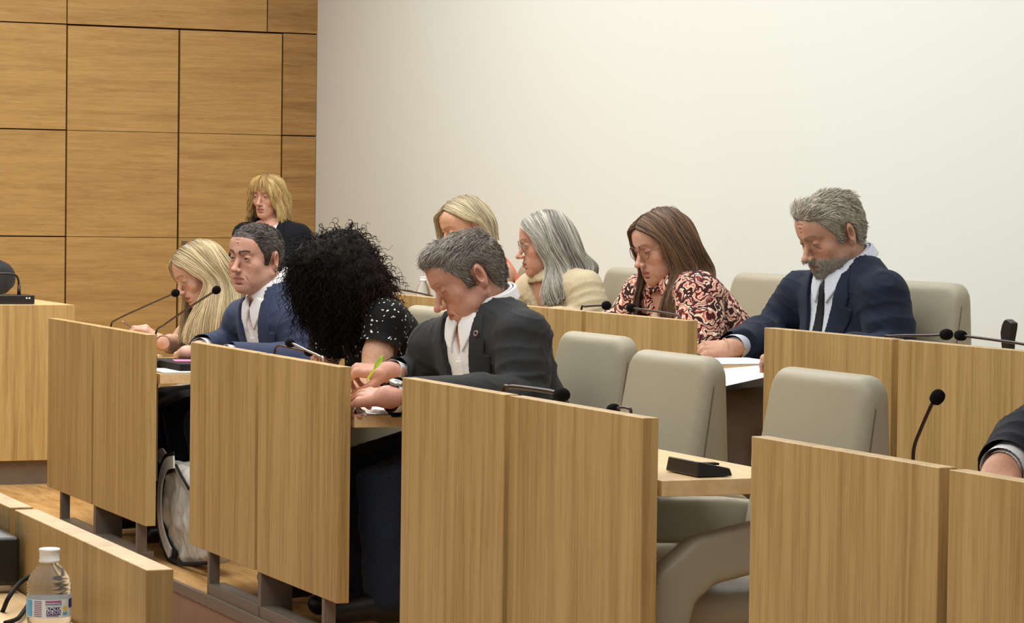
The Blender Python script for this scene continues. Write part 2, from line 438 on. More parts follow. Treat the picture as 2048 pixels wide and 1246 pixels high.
# ================================================================ bench rows
TP = .036
def bench(u0, um, u1, d0, ztop, floor, label, desk=True, h=.642, side=1, frame=True):
    """two front panels (second one standing 6 mm proud), a worktop behind them and a flat steel frame"""
    root = empty('bench', W((u0+u1)/2, d0+.2, floor), label, 'bench', None)
    zb = ztop-h
    for k, (a, b) in enumerate(((u0, um-.034), (um, u1))):
        off = .002 if k == 0 else 0.
        rbox((a, d0+off*side, zb), (b, d0+(off+TP)*side, ztop)).build('front_panel', M_panel, root, base=W((a+b)/2, d0+.018, zb), bevel=.0018)
    zd = ztop-.132
    if desk:
        rbox((u0+.002, d0+(TP+.012)*side, zd-.034), (u1-.004, d0+.385*side, zd)).build('worktop', M_top, root, base=W((u0+u1)/2, d0+.2*side, zd), bevel=.0015)
    if frame:
        fr = MB(); hh = .034
        for a, dp in ((u0+.2, .036), (um+.005, .1), (u1-.125, .036)):
            fr.box((a, d0+.002, floor), (a+(.022 if dp < .05 else .03), d0+dp, zb), fn=W)
        fr.box((u0+.2, d0+.002, floor), (u1-.1, d0+.06, floor+hh), fn=W)
        fr.box((u0+.1, d0+TP+.01, zb+.14), (u1-.1, d0+.07, zd-.034), fn=W)
        fr.build('frame', M_steel, root, base=W(um, d0+.25, floor), bevel=.0015)
    return root
R1 = [(-10.2006, -9.5119, -8.8226, 'farthest oak bench of the front row, in front of the blond woman'),
      (-8.3208, -7.6209, -6.9256, 'front row oak bench with the white bag at its foot'),
      (-6.4554, -5.7608, -5.0608, 'large oak bench in the centre with two empty chairs behind it'),
      (-4.5953, -3.8958, -3.20, 'nearest oak bench of the front row, at the right edge')]
benches = [bench(a, m, b, 0, .875, PF, l) for a, m, b, l in R1]
R2 = [(-10.44, -9.74, -9.04, 'back row oak bench with a small water bottle on it, behind the grey haired man'),
      (-8.5715, -7.8711, -7.1628, 'back row oak bench before the woman in the patterned blouse'),
      (-6.6943, -5.9791, -5.28, 'back row oak bench at the right, below the bearded man')]
for a, m, b, l in R2: bench(a, m, b, 1.1715, .986, PF2, l, h=.70)
# the bench on the viewer's side: its panel stands away from us, the worktop on our side
b0 = empty('bench', W(-3.6, -1.7, -.17), 'oak bench in the lower left foreground behind the water bottle', 'bench')
for a, b in ((-4.60, -3.925), (-3.8957, -3.1967)):
    rbox((a, -1.5838, -.0), (b, -1.5838+.0345, .857)).build('front_panel', M_panel, b0, base=W(a, -1.57, 0), bevel=.0018)
rbox((-4.60, -1.99, .711), (-3.2, -1.588, .745)).build('worktop', M_top, b0, base=W(-3.6, -1.8, .7), bevel=.0015)
f0 = MB()
for a in (-4.45, -3.9, -3.35): f0.box((a, -1.95, -.17), (a+.018, -1.8, .71), fn=W)
f0.box((-4.45, -1.9, -.17), (-3.33, -1.8, -.12), fn=W); f0.build('frame', M_steel, b0, base=W(-3.9, -1.9, -.17))

# presidium desk far left
pd = empty('presidium_desk', W(-12, -.8, PF), 'tall oak desk at the left edge carrying a black microphone unit', 'desk')
rbox((-11.6, -3.2, .205), (-11.56, .45, .875)).build('front_panel', M_panel, pd, base=W(-11.56, -1, .2), bevel=.0018)
rbox((-12.3, -3.2, .842), (-11.6, .45, .875)).build('worktop', M_top, pd, base=W(-11.9, -1, .85), bevel=.0015)
rbox((-12.25, .41, .205), (-11.602, .449, .84)).build('side_panel', M_panel, pd, base=W(-11.9, .43, .2))
rbox((-12.2, -3.2, PF), (-11.60, .36, .204)).build('plinth', M_steel, pd, base=W(-11.9, -1, 0))

# ================================================================ chairs
def chair_parts():
    """meshes in the chair frame: x to the sitter's left, y forward, z up, origin on the floor"""
    # backrest: front face reclined, rear face upright, generous upper corners
    def fb(P):
        x, y, z = P[:, 0], P[:, 1], P[:, 2]
        z = z+.1; zz = (z-.55)/.4; w = .238-.012*zz
        yf = .085-.075*zz+.022*np.cos(x*7)*0-.06*(x/.24)**2*.35; yr = -.075+.012*zz
        ym = (yf+yr)/2; hy = (yf-yr)/2
        q = np.stack([np.abs(x)-(w-.055), np.abs(z-.72)-(.225-.055)], 1)
        d2 = np.sqrt((np.maximum(q, 0)**2).sum(1))+np.minimum(q.max(1), 0)-.055
        e = np.stack([d2+.026, np.abs(y-ym)-hy+.026], 1)
        return np.sqrt((np.maximum(e, 0)**2).sum(1))+np.minimum(e.max(1), 0)-.026
    S = SDF().fn(fb, (0, 0, .62), .4); V, Q = S.mesh((-.27, -.13, .37), (.27, .15, .87), .0085, smooth=2); back = (V, Q)
    S = SDF().rb((0, .25, .34), (.235, .29, .05), .04); V, Q = S.mesh((-.27, -.06, .26), (.27, .58, .42), .012, smooth=2); seat = (V, Q)
    # armrest: padded loop from the back, forward at elbow height, down to the seat
    arms = []
    for s in (-1, 1):
        path = [(-.05, .46), (.1, .478), (.3, .485), (.43, .46), (.5, .405), (.525, .32), (.52, .24)]
        def fa(P, s=s):
            x, y, z = P[:, 0]-s*.27, P[:, 1], P[:, 2]; d = np.full(len(P), 9., np.float32)
            for (a, b), (c, e) in zip(path, path[1:]):
                ex, ey = c-a, e-b; t = np.clip(((y-a)*ex+(z-b)*ey)/(ex*ex+ey*ey), 0, 1)
                d = np.minimum(d, np.sqrt((y-a-ex*t)**2+(z-b-ey*t)**2))
            q = np.stack([d-.042, np.abs(x)-.022], 1)
            return np.sqrt((np.maximum(q, 0)**2).sum(1))+np.minimum(q.max(1), 0)-.012
        S = SDF().fn(fa, (s*.27, .2, .4), .5); V, Q = S.mesh((s*.27-.05, -.14, .16), (s*.27+.05, .62, .6), .009, smooth=2); arms.append((V, Q))
    # seam line on both flanks of the back
    se = []
    for s in (-1, 1):
        pts = []
        for i in range(14):
            z = .53+.4*i/13; zz = (z-.55)/.4; w = .238-.012*zz; yf = .085-.075*zz-.021; pts.append((s*(w-(.0 if z < .89 else (z-.89)*.9)-.001), yf-.022-.012*(1-zz), z-.1))
        se.append(MB().tube(pts, .0022, 6))
    base = MB().tube([(0, .12, .1), (0, .12, .3)], .028, 14); 
    for k in range(5):
        a = 2*math.pi*k/5+.3; base.tube([(0, .12, .1), (.27*math.cos(a), .12+.27*math.sin(a), .07)], [.024, .014], 8)
    wheels = []
    for k in range(5):
        a = 2*math.pi*k/5+.3; c = (.28*math.cos(a), .12+.28*math.sin(a), .03)
        wheels.append(MB().lathe([(.026, -.018), (.03, -.01), (.03, .01), (.026, .018)], c, 16, ax=(-math.sin(a), math.cos(a), 0)))
    return back, seat, arms, se, base, wheels
_cp = None
def make_chair(label, group=None):
    back, seat, arms, se, base, wheels = chair_parts()
    r = empty('conference_chair', (0, 0, 0), label, 'chair', group)
    o = link_mesh('backrest', back[0], back[1], M_leather, r)
    for q in se: q.build('seam', M_seam, o, smooth=True)
    link_mesh('seat', seat[0], seat[1], M_leather, r)
    for a in arms: link_mesh('armrest', a[0], a[1], M_leather, r)
    base.build('base', M_black, r, smooth=True)
    for w in wheels: w.build('caster', M_black, r, smooth=True)
    return r
def dup(root, loc, rz, label, group=None):
    r = root.copy(); COL.objects.link(r); r.location = loc; r.rotation_euler = (0, 0, rz); r['label'] = label
    if group: r['group'] = group
    def rec(src, dst):
        for ch in list(src.children):
            c = ch.copy(); COL.objects.link(c); c.parent = dst; rec(ch, c)
    rec(root, r); return r
# sitter's left is +U, forward is -N
CRZ = math.atan2(-N[1], -N[0])-math.pi/2
chair_spots = [
    (-6.22, .63, PF, 'empty taupe leather chair behind the centre bench, the nearer of its two'),
    (-5.43, .62, PF, 'empty taupe leather chair rising above the nearest bench, standing before the right back row bench'),
    (-7.27, .90, PF, 'taupe leather chair directly behind the man in the charcoal jacket'),
    (-8.05, .70, PF+.05, 'taupe leather chair seen between the curly haired woman and the man in charcoal'),
    (-9.22, 1.02, PF, 'taupe chair hidden behind the man in the blue jacket'),
    (-9.86, .90, PF, 'taupe chair of the blond woman with bare shoulders'),
    (-7.47, 2.15, PF2, 'taupe chair by the white wall, behind the navy suited man'),
    (-8.50, 2.14, PF2, 'taupe chair of the woman in the patterned blouse'),
    (-9.28, 2.00, PF2, 'taupe chair of the grey haired woman in the beige shirt'),
    (-10.0, 1.95, PF2, 'taupe chair of the woman with the short blond bob'),
    (-5.95, 2.30, PF2, 'taupe chair cut by the right edge of the view, by the white wall')]
ch0 = make_chair('x')
for i, (u, d, z, lab) in enumerate(chair_spots):
    if i == 0: ch0.location = Vector(W(u, d, z)); ch0.rotation_euler = (0, 0, CRZ); ch0['label'] = lab; ch0['group'] = 'taupe conference chairs'
    else: dup(ch0, Vector(W(u, d, z)), CRZ, lab, 'taupe conference chairs')
# ================================================================ people
M_skin = vcol('skin', .52, .35, sss=.07, bumpy=(120, .22, .0008))
M_hair = vcol('hair', .42, .45)
def axes(phi, pitch=0., roll=0.):
    """phi: turn away from the viewer towards the photo's left; pitch: nod down; columns right, forward, up"""
    phi, pitch, roll = map(math.radians, (phi, pitch, roll))
    F = np.array([-math.sin(phi)*math.cos(pitch), -math.cos(phi)*math.cos(pitch), -math.sin(pitch)])
    r = nrm(np.cross(F, Z)); u = np.cross(r, F)
    r2 = math.cos(roll)*r+math.sin(roll)*u; u2 = np.cross(r2, F)
    return np.stack([r2, F, u2], 1)
def mixc(a, b, t): return a+(b-a)*np.clip(t, 0, 1)[:, None]
def gauss(P, c, s): return np.exp(-(((P-np.array(c))/np.array(s))**2).sum(1))

def head_mesh(c, R, s=1., skin=(205, 160, 130), lip=(170, 100, 90), hairc=(60, 50, 45), fem=0, jaw=1., nose=1., fat=0., openy=.5, gaze=(0, 0), iris=(60, 45, 35),
              brow=(60, 48, 40), browth=1., beard=None, neck=None, neckr=.056, scalp=None, mouth_open=0., red=.3, res=.0019, age=0.):
    """head built in its own frame (x right, y forward, z up; metres at s=1), returned in room coordinates"""
    S = SDF(); w = .95 if fem else 1.
    S.el((0, -.014, .041), (.074*w, .094, .079), k=.0)
    S.el((0, .022, .020), (.064*w, .068, .084), k=.03)
    jw = (.05 if fem else .056)*jaw
    S.el((0, .030, -.052), (jw, .052, .05), k=.03)
    for q in (-1, 1):
        S.rc((q*jw*.98, -.002, -.045), (q*.018, .066, -.088), .017, .014, k=.025)
        S.el((q*.043*w, .058, -.016), (.022+.004*fat, .02, .022+.006*fat), k=.02)
        if fat: S.el((q*.04, .045, -.058), (.026*fat+.01, .03, .028), k=.025)
        S.rc((q*.012, .087, .030), (q*.042*w, .070, .034), .010 if fem else .0115, .008, k=.014)
    S.el((0, .072, -.092), (.022 if not fem else .018, .017, .017), k=.022)
    S.el((0, .066, .062), (.05, .024, .032), k=.03)
    # muzzle
    S.el((0, .078, -.058), (.028, .018, .024), k=.018)
    # eye sockets
    for q in (-1, 1): S.el((q*.0315, .098, .013), (.019, .0185, .0115), k=.012, op=-1)
    # nose
    nl = nose
    S.rc((0, .084, .020), (0, .103+.006*nl, -.022), .0068, .0095, k=.010)
    S.el((0, .106+.007*nl, -.027), (.0115, .0115, .0095), k=.007)
    for q in (-1, 1):
        S.el((q*.0125, .101, -.030), (.0072, .0105, .0075), k=.005)
        S.el((q*.0065, .108, -.038), (.0035, .0055, .003), k=.003, op=-1)
    # lips and mouth line
    up = .0052 if fem else .0038; lo = .0065 if fem else .0052
    for q in (-1, 1):
        S.rc((0, .0945, -.0545), (q*.022, .084, -.0595), up, .002, k=.004)
        S.rc((0, .0935, -.0655-mouth_open), (q*.019, .083, -.061-mouth_open*.3), lo, .002, k=.005)
        S.rc((0, .101, -.0598-mouth_open*.5), (q*.024, .090, -.0602), .0012+mouth_open*.4, .0008, k=.0025, op=-1)
    S.el((0, .088, -.077), (.016, .006, .004), k=.006, op=-1)
    # eyelids: globe bulging in the socket
    er = .0122; ec = [np.array((q*.0315, .0765, .0125)) for q in (-1, 1)]
    for e in ec:
        S.el(e, (er+.0016,)*3, k=.004)
        oy = .0018+.0058*openy
        if openy > .05: S.el(e+np.array((0, .0135, -.001-.004*(1-openy))), (.0125, .008, oy), k=.0012, op=-1)
    if age:
        for q in (-1, 1):
            S.rc((q*.020, .1005, -.030), (q*.034, .078, -.066), .0022*age, .0012*age, k=.006, op=-1)
            S.rc((q*.020, .094, -.004), (q*.044, .078, -.008), .0018*age, .001*age, k=.006, op=-1)
        for zz in (.050, .062, .073):
            for q in (-1, 1): S.rc((0, .0940, zz), (q*.032, .0822, zz-.002), .0012*age, .0008*age, k=.004, op=-1)
    # ears
    for q in (-1, 1):
        Re = axes(0, 0, 0); a = math.radians(28)*q
        Rr = np.array([[math.cos(a), math.sin(a), 0], [-math.sin(a), math.cos(a), 0], [0, 0, 1]])
        ex = .074*w
        S.el((q*(ex+.006), -.014, .004), (.0075, .0175, .031), R=Rr, k=.006)
        S.el((q*(ex+.003), -.010, -.022), (.007, .010, .013), k=.006)
        S.el((q*(ex+.0145), -.0095, .006), (.0095, .0095, .019), R=Rr, k=.003, op=-1)
    # neck
    if neck is not None:
        nb = R.T@((np.asarray(neck)-c)/s)
        S.rc((0, -.028, -.035), nb, neckr*.93, neckr*1.02, k=.02)
        S.rc((0, .030, -.075), nb+np.array((0, .01, 0)), .03, neckr*.8, k=.03)
        lo_ = np.minimum((-.1, -.13, -.13), nb-.075); hi_ = np.maximum((.1, .13, .14), nb+.075)
    else: lo_, hi_ = np.array((-.1, -.13, -.13)), np.array((.1, .13, .14))
    V, Q = S.mesh(lo_, hi_, res, smooth=1)
    n = vnormals(V, Q)
    sk = lin(skin); C = np.tile(sk, (len(V), 1))
    redc = np.clip(sk*np.array((1.04, .74, .66)), 0, 1)
    rr = gauss(V, (0, .112, -.028), (.016, .02, .016))*.8
    for q in (-1, 1): rr += gauss(V, (q*.045, .07, -.022), (.022, .03, .02))*.7+gauss(V, (q*.082, -.012, 0), (.02, .03, .035))*.35
    C = mixc(C, redc, rr*red)
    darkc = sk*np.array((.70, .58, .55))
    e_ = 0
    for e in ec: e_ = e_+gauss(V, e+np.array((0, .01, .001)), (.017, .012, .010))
    C = mixc(C, darkc, e_*(.16 if fem else .30))  # eye-socket shading painted into the skin colour
    for q in (-1, 1):
        tt = np.clip((np.abs(V[:, 0])-.010)/.038, 0, 1); zb = .0315+.0055*np.sin(tt*2.6)
        m = np.exp(-((V[:, 2]-zb)/.0036)**2)*(V[:, 0]*q > .009)*(V[:, 0]*q < .047)*(V[:, 1] > .05)
        C = mixc(C, lin(brow), m*.6*browth)
    for q in (-1, 1): C = mixc(C, sk*np.array((.62, .45, .4)), gauss(V, (q*.080, -.0095, .005), (.007, .008, .014))*.8)  # shade of the ear hollow painted into the skin colour for depth
    # nostrils
    for q in (-1, 1): C = mixc(C, sk*.18, gauss(V, (q*.0065, .106, -.0365), (.0035, .006, .003))*1.2)
    # lips
    lx = np.clip(1-(np.abs(V[:, 0])/.0245)**2, 0, 1)
    zc = -.060-mouth_open*.5; t = np.clip((.0088*np.sqrt(lx)+.0005+mouth_open*.5-np.abs(V[:, 2]-zc))/.0014, 0, 1)*(V[:, 1] > .076)*(lx > 0)
    C = mixc(C, lin(lip), t*.85)
    C = mixc(C, lin(lip)*.22, np.clip((.0014-np.abs(V[:, 2]-zc-.0002))/.0008, 0, 1)*t)
    if beard is not None:
        bc, bt = beard
        m = np.clip((-.040-V[:, 2]+.28*(V[:, 1]-.06)+.0)/.012, 0, 1)*np.clip((V[:, 1]+.002)/.02, 0, 1)*np.clip((V[:, 2]+.12)/.01, 0, 1)
        m *= 1-t*.9
        C = mixc(C, lin(bc), m*bt)
    if scalp is not None:
        m = (d_poly(V[:, 1], V[:, 2], scalp) < .002)*(np.abs(n[:, 0]*0)+1.)
        C = mixc(C, lin(hairc), m*.9)
    parts = [(V, Q, C)]
    # eyeballs
    if openy > .05:
        for e in ec:
            g = nrm(np.array((gaze[0], 1, gaze[1])))
            th = np.linspace(0, math.pi*.5, 12); ph = np.linspace(0, 2*math.pi, 21)[:-1]
            a = nrm(np.cross(g, (0, 0, 1))); b = np.cross(g, a)
            T, Pp = np.meshgrid(th, ph, indexing='ij')
            vv = e+er*(np.cos(T)[..., None]*g+np.sin(T)[..., None]*(np.cos(Pp)[..., None]*a+np.sin(Pp)[..., None]*b))
            cc = np.where((T < .19)[..., None], (.008, .008, .008), np.where((T < .46)[..., None], lin(iris), lin((214, 204, 196))))
            i, j = np.meshgrid(np.arange(11), np.arange(20), indexing='ij'); j2 = (j+1) % 20
            q_ = np.stack([i*20+j, (i+1)*20+j, (i+1)*20+j2, i*20+j2], -1).reshape(-1, 4)
            parts.append((vv.reshape(-1, 3), q_, cc.reshape(-1, 3)))
    # lash line and crease
    pa = []; ra = []; ca = []
    for e in ec:
        x = np.linspace(-.0118, .0118, 9)
        yy = np.sqrt(np.maximum((er+.0018)**2-x**2-(.0035)**2, 0))
        zl = (-.001-.004*(1-openy))+(.0018+.0058*openy)*np.sqrt(np.clip(1-(x/.0125)**2, 0, 1)) if openy > .05 else -.0050+.0022*(x/.0118)**2
        rr_ = np.sqrt(np.maximum((er+.0018)**2-x**2-np.asarray(zl)**2, 1e-6))
        pa.append(e+np.stack([x, rr_, np.zeros(9)+zl], 1)); ra.append(np.full(9, .0011 if fem else .0008)); ca.append(np.array((.02, .014, .012)))
    # eyebrows
    rs = np.random.RandomState(5)
    for q in (-1, 1):
        for i in range(150):
            t = rs.rand(); x0 = .011+.036*t; z0 = .0300+.0055*math.sin(t*2.6)+rs.normal()*.0019*browth; y0 = .0975-.75*max(0, x0-.010)**1.15*1.6-.002
            L = .009; dx = L*.9; dz = L*(.25-.7*t)
            p = np.stack([np.array((q*(x0+dx*k), y0-dx*k*.45+.0005, z0+dz*k)) for k in np.linspace(0, 1, 9)])
            pa.append(p); ra.append(np.linspace(.0010, .0003, 9)*(.5+.5*browth)); ca.append(lin(brow)*rs.uniform(.7, 1.2))
    pa = np.array(pa)
    # push brow hairs onto the skin
    D = S.ev(pa[2:].reshape(-1, 3).astype(np.float32)).reshape(pa[2:].shape[:2]); pa[2:, :, 1] -= (D-.0006)
    parts.append(tubes(pa, np.array(ra), np.array(ca), 3))
    if beard is not None and len(beard) > 2 or beard is not None:
        bc, bt = beard
        if bt > .5:
            m = np.clip((-.040-V[:, 2]+.28*(V[:, 1]-.06))/.010, 0, 1)*np.clip((V[:, 1]+.0)/.02, 0, 1)*(V[:, 2] > -.118)*(1-t_safe(V, zc, mouth_open))
            ids = np.nonzero(m > rs.rand(len(V)))[0]; ids = rs.choice(ids, min(2600, len(ids)), replace=False)
            pp = V[ids]; nn = n[ids]; dirn = nn*.45+np.array((0, .1, -1))*.8+rs.normal(size=(len(ids), 3))*.25; dirn /= np.linalg.norm(dirn, axis=1)[:, None]
            Lh = rs.uniform(.004, .010, len(ids)); k = np.linspace(0, 1, 4)
            path = pp[:, None]+dirn[:, None]*(Lh[:, None]*k[None])[..., None]
            cs = lin(bc)*rs.uniform(.55, 1.5, (len(ids), 1))
            parts.append(tubes(path, np.linspace(.0007, .0002, 4)[None].repeat(len(ids), 0), np.clip(cs, 0, 1), 3))
    V, Q, C = join(parts)
    V = c+s*(V@R.T)
    return V, Q, C
def t_safe(V, zc, mo):
    return ((np.abs(V[:, 0]) < .022) & (np.abs(V[:, 2]-zc) < .007+mo*.5) & (V[:, 1] > .07)).astype(float)

# ---------------------------------------------------------------- body
class Pose: pass
def body_sdf(p, e=0., arms=True, torso=True, neck=False, legs=False, k=.04, slv=0., right=True, left=True):
    """torso and limbs of a posed person, grown outwards by e (clothing)"""
    S = SDF(); g = p.g
    up = nrm(p.neck-p.hip); lf = nrm((p.shL-p.shR)-up*((p.shL-p.shR)@up)); fw = np.cross(lf, up)
    R = np.stack([lf, fw, up], 1); p.R = R; L = np.linalg.norm(p.neck-p.hip)
    if torso:
        S.el(p.hip+up*L*.70+fw*.008, (.158*g+e, .108*g+e+p.chest, .20+e), R, k=0)
        S.el(p.hip+up*L*.32+fw*(.012+p.belly*.4), (.148*g+e, .112*g+e+p.belly*.6, .19), R, k=.05)
        S.el(p.hip, (.165*g+e, .125*g+e, .13), R, k=.05)
        mid = p.neck-up*.055
        for s_ in (p.shL, p.shR):
            S.rc(s_-up*.004, mid, .047*g+e, .068*g+e, k=.04)
            S.rc(s_+up*.004+(mid-s_)*.25, p.neck-up*.006, .030+e*.6, .040+e*.8, k=.04)
        if p.bust:
            for q in (-1, 1): S.el(p.hip+up*L*.62+fw*(.085*g)+lf*q*.07, (.068*p.bust+e, .062*p.bust+e, .07*p.bust+e), R, k=.03)
        if neck:
            S.rc(p.neck-up*.04, p.hb, p.neckr+.004+e, p.neckr+e, k=.03)
    if arms:
        for side, sh, el, wr in (('L', p.shL, p.elL, p.wrL), ('R', p.shR, p.elR, p.wrR)):
            if (side == 'L' and not left) or (side == 'R' and not right): continue
            a = p.armr
            S.rc(sh, sh+(el-sh)*.5, .050*a+e*.9+slv, .048*a+e+slv, k=k)
            S.rc(sh+(el-sh)*.5, el, .048*a+e+slv, .042*a+e+slv, k=.02)
            S.rc(el, el+(wr-el)*.35, .043*a+e+slv, .043*a+e+slv, k=.015)
            S.rc(el+(wr-el)*.35, wr, .043*a+e+slv, .028*a+e+slv*.8, k=.02)
    if legs:
        for q, kn, an in ((1, p.knL, p.anL), (-1, p.knR, p.anR)):
            hp = p.hip+lf*q*.085; S.rc(hp, kn, .085*g+e, .062*g+e, k=.04); S.rc(kn, an, .058*g+e, .042*g+e, k=.03)
    return S
def bbox(pts, m): pts = np.array(pts); return pts.min(0)-m, pts.max(0)+m
def folds(V, Q, p, amp=.004, seed=1, freq=3.0, torso=True):
    """cloth wrinkles: ridges winding round the sleeves, denser at the elbow and the armpit, soft drag lines on the trunk"""
    n = vnormals(V, Q); disp = np.zeros(len(V)); wsum = np.zeros(len(V))
    nz = snoise(V, seed, 9., 2)
    for i, (a, b, dens, am) in enumerate(((p.shL, p.elL, 4.2, 1.), (p.elL, p.wrL, 5.0, .9), (p.shR, p.elR, 4.2, 1.), (p.elR, p.wrR, 5., .9))):
        ab = b-a; L = np.linalg.norm(ab); t = ((V-a)@ab)/L**2; q = V-a-np.outer(np.clip(t, 0, 1), ab); r = np.linalg.norm(q, axis=1)
        x = nrm(np.cross(ab, [.1, .3, 1])); y = nrm(np.cross(ab, x)); ang = np.arctan2(q@y, q@x)
        w = np.exp(-(np.maximum(r-.045, 0)/.03)**2)*np.clip(1.2-np.abs(t-.5)*1.4, 0, 1)
        ph = 2*math.pi*(t*dens+.16*np.sin(ang+i)+.28*nz)
        wave = (1-np.abs(np.sin(ph*.5)))**1.6*2.4-.6
        ends = .45+1.0*np.exp(-((t-(1. if i % 2 == 0 else 0.))/.28)**2)+.5*np.exp(-((t-.1)/.2)**2)*(i % 2 == 0)
        disp += wave*w*am*ends*(.55+.6*np.cos(ang-i*1.3)); wsum += w
    if torso:
        ax = p.shL-p.R[:, 2]*.12; r = np.linalg.norm(V-ax, axis=1)
        w = np.clip(1-wsum, 0, 1)
        disp += w*(.7*snoise(V@p.R*np.array((1.0, 1., 2.4)), seed+3, 7., 2)+.5*(1-np.abs(np.sin(11*snoise(V@p.R*np.array((.8, .8, 1.3)), seed+5, 3., 1)+14*((V-p.neck)@(p.R[:, 2]*.8+p.R[:, 0]*.5)))))**4)
    return V+n*(disp*amp)[:, None]
def tcoords(V, p):
    q = V-p.neck; return q@p.R[:, 0], q@p.R[:, 1], q@p.R[:, 2]
def garment(name, p, mat, parent, e=.014, h=.0075, legs=False, arms=True, slv=0., cutfn=None, amp=.004, seed=1, post=None, torso=True, neckcut=True, lo=None, hi=None, rough=None, thick=0, k=.04, C=None, **kw):
    S = body_sdf(p, e, arms=arms, torso=torso, legs=legs, slv=slv, k=k, **kw)
    S.post = post
    pts = [p.hip, p.neck, p.shL, p.shR]
    if arms: pts += [p.elL, p.elR, p.wrL, p.wrR]
    if legs: pts += [p.knL, p.knR, p.anL, p.anR]
    if not torso: pts = [p.shL, p.elL, p.wrL, p.shR, p.elR, p.wrR]
    l, hh = bbox(pts, .16)
    if lo is not None: l = np.maximum(l, lo)
    if hi is not None: hh = np.minimum(hh, hi)
    V, Q = S.mesh(l, hh, h, cut=cutfn)
    if amp: V = folds(V, Q, p, amp, seed)
    return link_mesh(name, V, Q, mat, parent, base=p.base, C=C)
def shell(name, p, polys, e, t, mat, parent, h=.004, front=True, tor=None, amp=0, lo=None, k=.04, arms=False, feather=0., both=False):
    """a strip of cloth lying on the body surface: polygons given in the trunk frame (left, up) from the neck base"""
    S = body_sdf(p, e+t, arms=arms, k=k)
    def post(P, D):
        q = P.astype(np.float64)-p.neck; x = q@p.R[:, 0]; y = q@p.R[:, 1]; z = q@p.R[:, 2]
        d2 = np.full(len(P), 9.)
        for po in polys: d2 = np.minimum(d2, d_poly(x, z, po))
        out = np.maximum(D, d2); out = np.maximum(out, -(D+2*t+.002))
        if not both: out = np.maximum(out, (-y-.01) if front else (y))
        return out.astype(np.float32)
    S.post = post
    a = np.array([q for po in polys for q in po]); l, hh = bbox([p.neck+p.R@np.array((x, y, z)) for x, z in ((a[:, 0].min(), a[:, 1].min()), (a[:, 0].max(), a[:, 1].max()), (a[:, 0].min(), a[:, 1].max()), (a[:, 0].max(), a[:, 1].min())) for y in ((-.05, .22) if not both else (-.2, .22))], .02)
    V, Q = S.mesh(l, hh, h)
    if not len(V): print('EMPTY', name); return None
    if amp: V = folds(V, Q, p, amp, 1)
    return link_mesh(name, V, Q, mat, parent, base=p.base)
def collar(name, p, mat, parent, r=.064, h0=-.035, h1=.03, t=.0042, flare=.012, open_=.5, drop=.045, tilt=.35, openx=.0, back=.0, res=.003):
    """shirt collar: stand plus turned-down leaf round the neck, open in front"""
    ax = nrm(p.hb-p.neck); fw = nrm(p.R[:, 1]-ax*(p.R[:, 1]@ax)); lf = np.cross(ax, fw)*-1; c = p.neck+ax*.012
    S = SDF()
    def f(P):
        q = P.astype(np.float64)-c; z = q@ax; x = q@lf; y = q@fw+.004
        r_ = np.sqrt(x*x+(y*.93)**2); ang = np.arctan2(np.abs(x), y)   # 0 in front
        top = h1-tilt*.06*np.cos(ang); 
        stand = np.maximum(np.abs(r_-(r-.1*(z)))-t, np.maximum(z-top, h0-z))
        rl = r+.003+(top-z)*(.30+flare*8); leaf_h = .034+.020*np.exp(-(ang/.75)**2)
        leaf = np.maximum(np.abs(r_-rl)*.93-t*.8, np.maximum(z-top, (top-leaf_h)-z))
        wedge = (open_*(.25+(top-z)*16)-ang)*r
        return np.maximum(np.minimum(stand, leaf), wedge).astype(np.float32)
    S.fn(f, c, .14)
    V, Q = S.mesh(c-.13, c+.13, res)
    return link_mesh(name, V, Q, mat, parent, base=p.base)
def cuff(S, wr, el, r0, r1, a, b, k=0): S.rc(wr+(el-wr)*a, wr+(el-wr)*b, r0, r1, k=k)

def hand_sdf(S, wr, fdir, dorsal, thumb, s=1., curl=((20, 30, 20),)*4, spread=1., tpose=None, k=.006):
    """wr wrist, fdir towards the fingers, dorsal out of the back of the hand, thumb +1/-1 side along cross(fdir, dorsal)"""
    y = nrm(fdir); z = nrm(np.asarray(dorsal)-y*(np.asarray(dorsal)@y)); x = np.cross(y, z)*thumb
    M = np.stack([x, y, z], 1); T = lambda q: wr+M@(np.array(q)*s)
    kn = [(.029, .086, .0), (.010, .091, .003), (-.010, .087, .002), (-.028, .078, -.002)]
    S.rc(T((0, -.02, 0)), T((0, .015, 0)), .024*s, .025*s, k=.015)
    for (a, b, c), q in zip(kn, (.02, .007, -.007, -.019)):
        S.rc(T((q*.9, .012, 0)), T((a, b, c-.004)), .0155*s, .0115*s, k=.010)
    lens = [(.044, .027, .020), (.049, .031, .021), (.045, .029, .021), (.035, .021, .018)]
    rad = [(.0095, .0082, .0070), (.0098, .0085, .0072), (.0092, .008, .0068), (.0082, .0072, .0062)]
    tips = []
    for i in range(4):
        q = np.array(kn[i], float); an = 0; sp = (.16, .04, -.06, -.2)[i]*spread
        for j in range(3):
            an += math.radians(curl[i][j]); d = np.array((math.sin(sp)*math.cos(an), math.cos(sp)*math.cos(an), -math.sin(an)))
            e = q+d*lens[i][j]; S.rc(T(q), T(e), rad[i][j]*s*(1.05 if j == 0 else 1.0), rad[i][min(j+1, 2)]*s*.98, k=.0045 if j else k); q = e
        tips.append(T(q))
    tp = tpose or [(.020, .018, -.008), (.046, .048, -.020), (.052, .076, -.030), (.046, .100, -.038)]
    for j, (a, b) in enumerate(zip(tp, tp[1:])): S.rc(T(a), T(b), (.0145, .0112, .0096)[j]*s, (.0112, .0098, .0082)[j]*s, k=(.012, .005, .004)[j])
    return T, tips
def person(label, base, group=None):
    return empty('person', base, label, 'person', group)

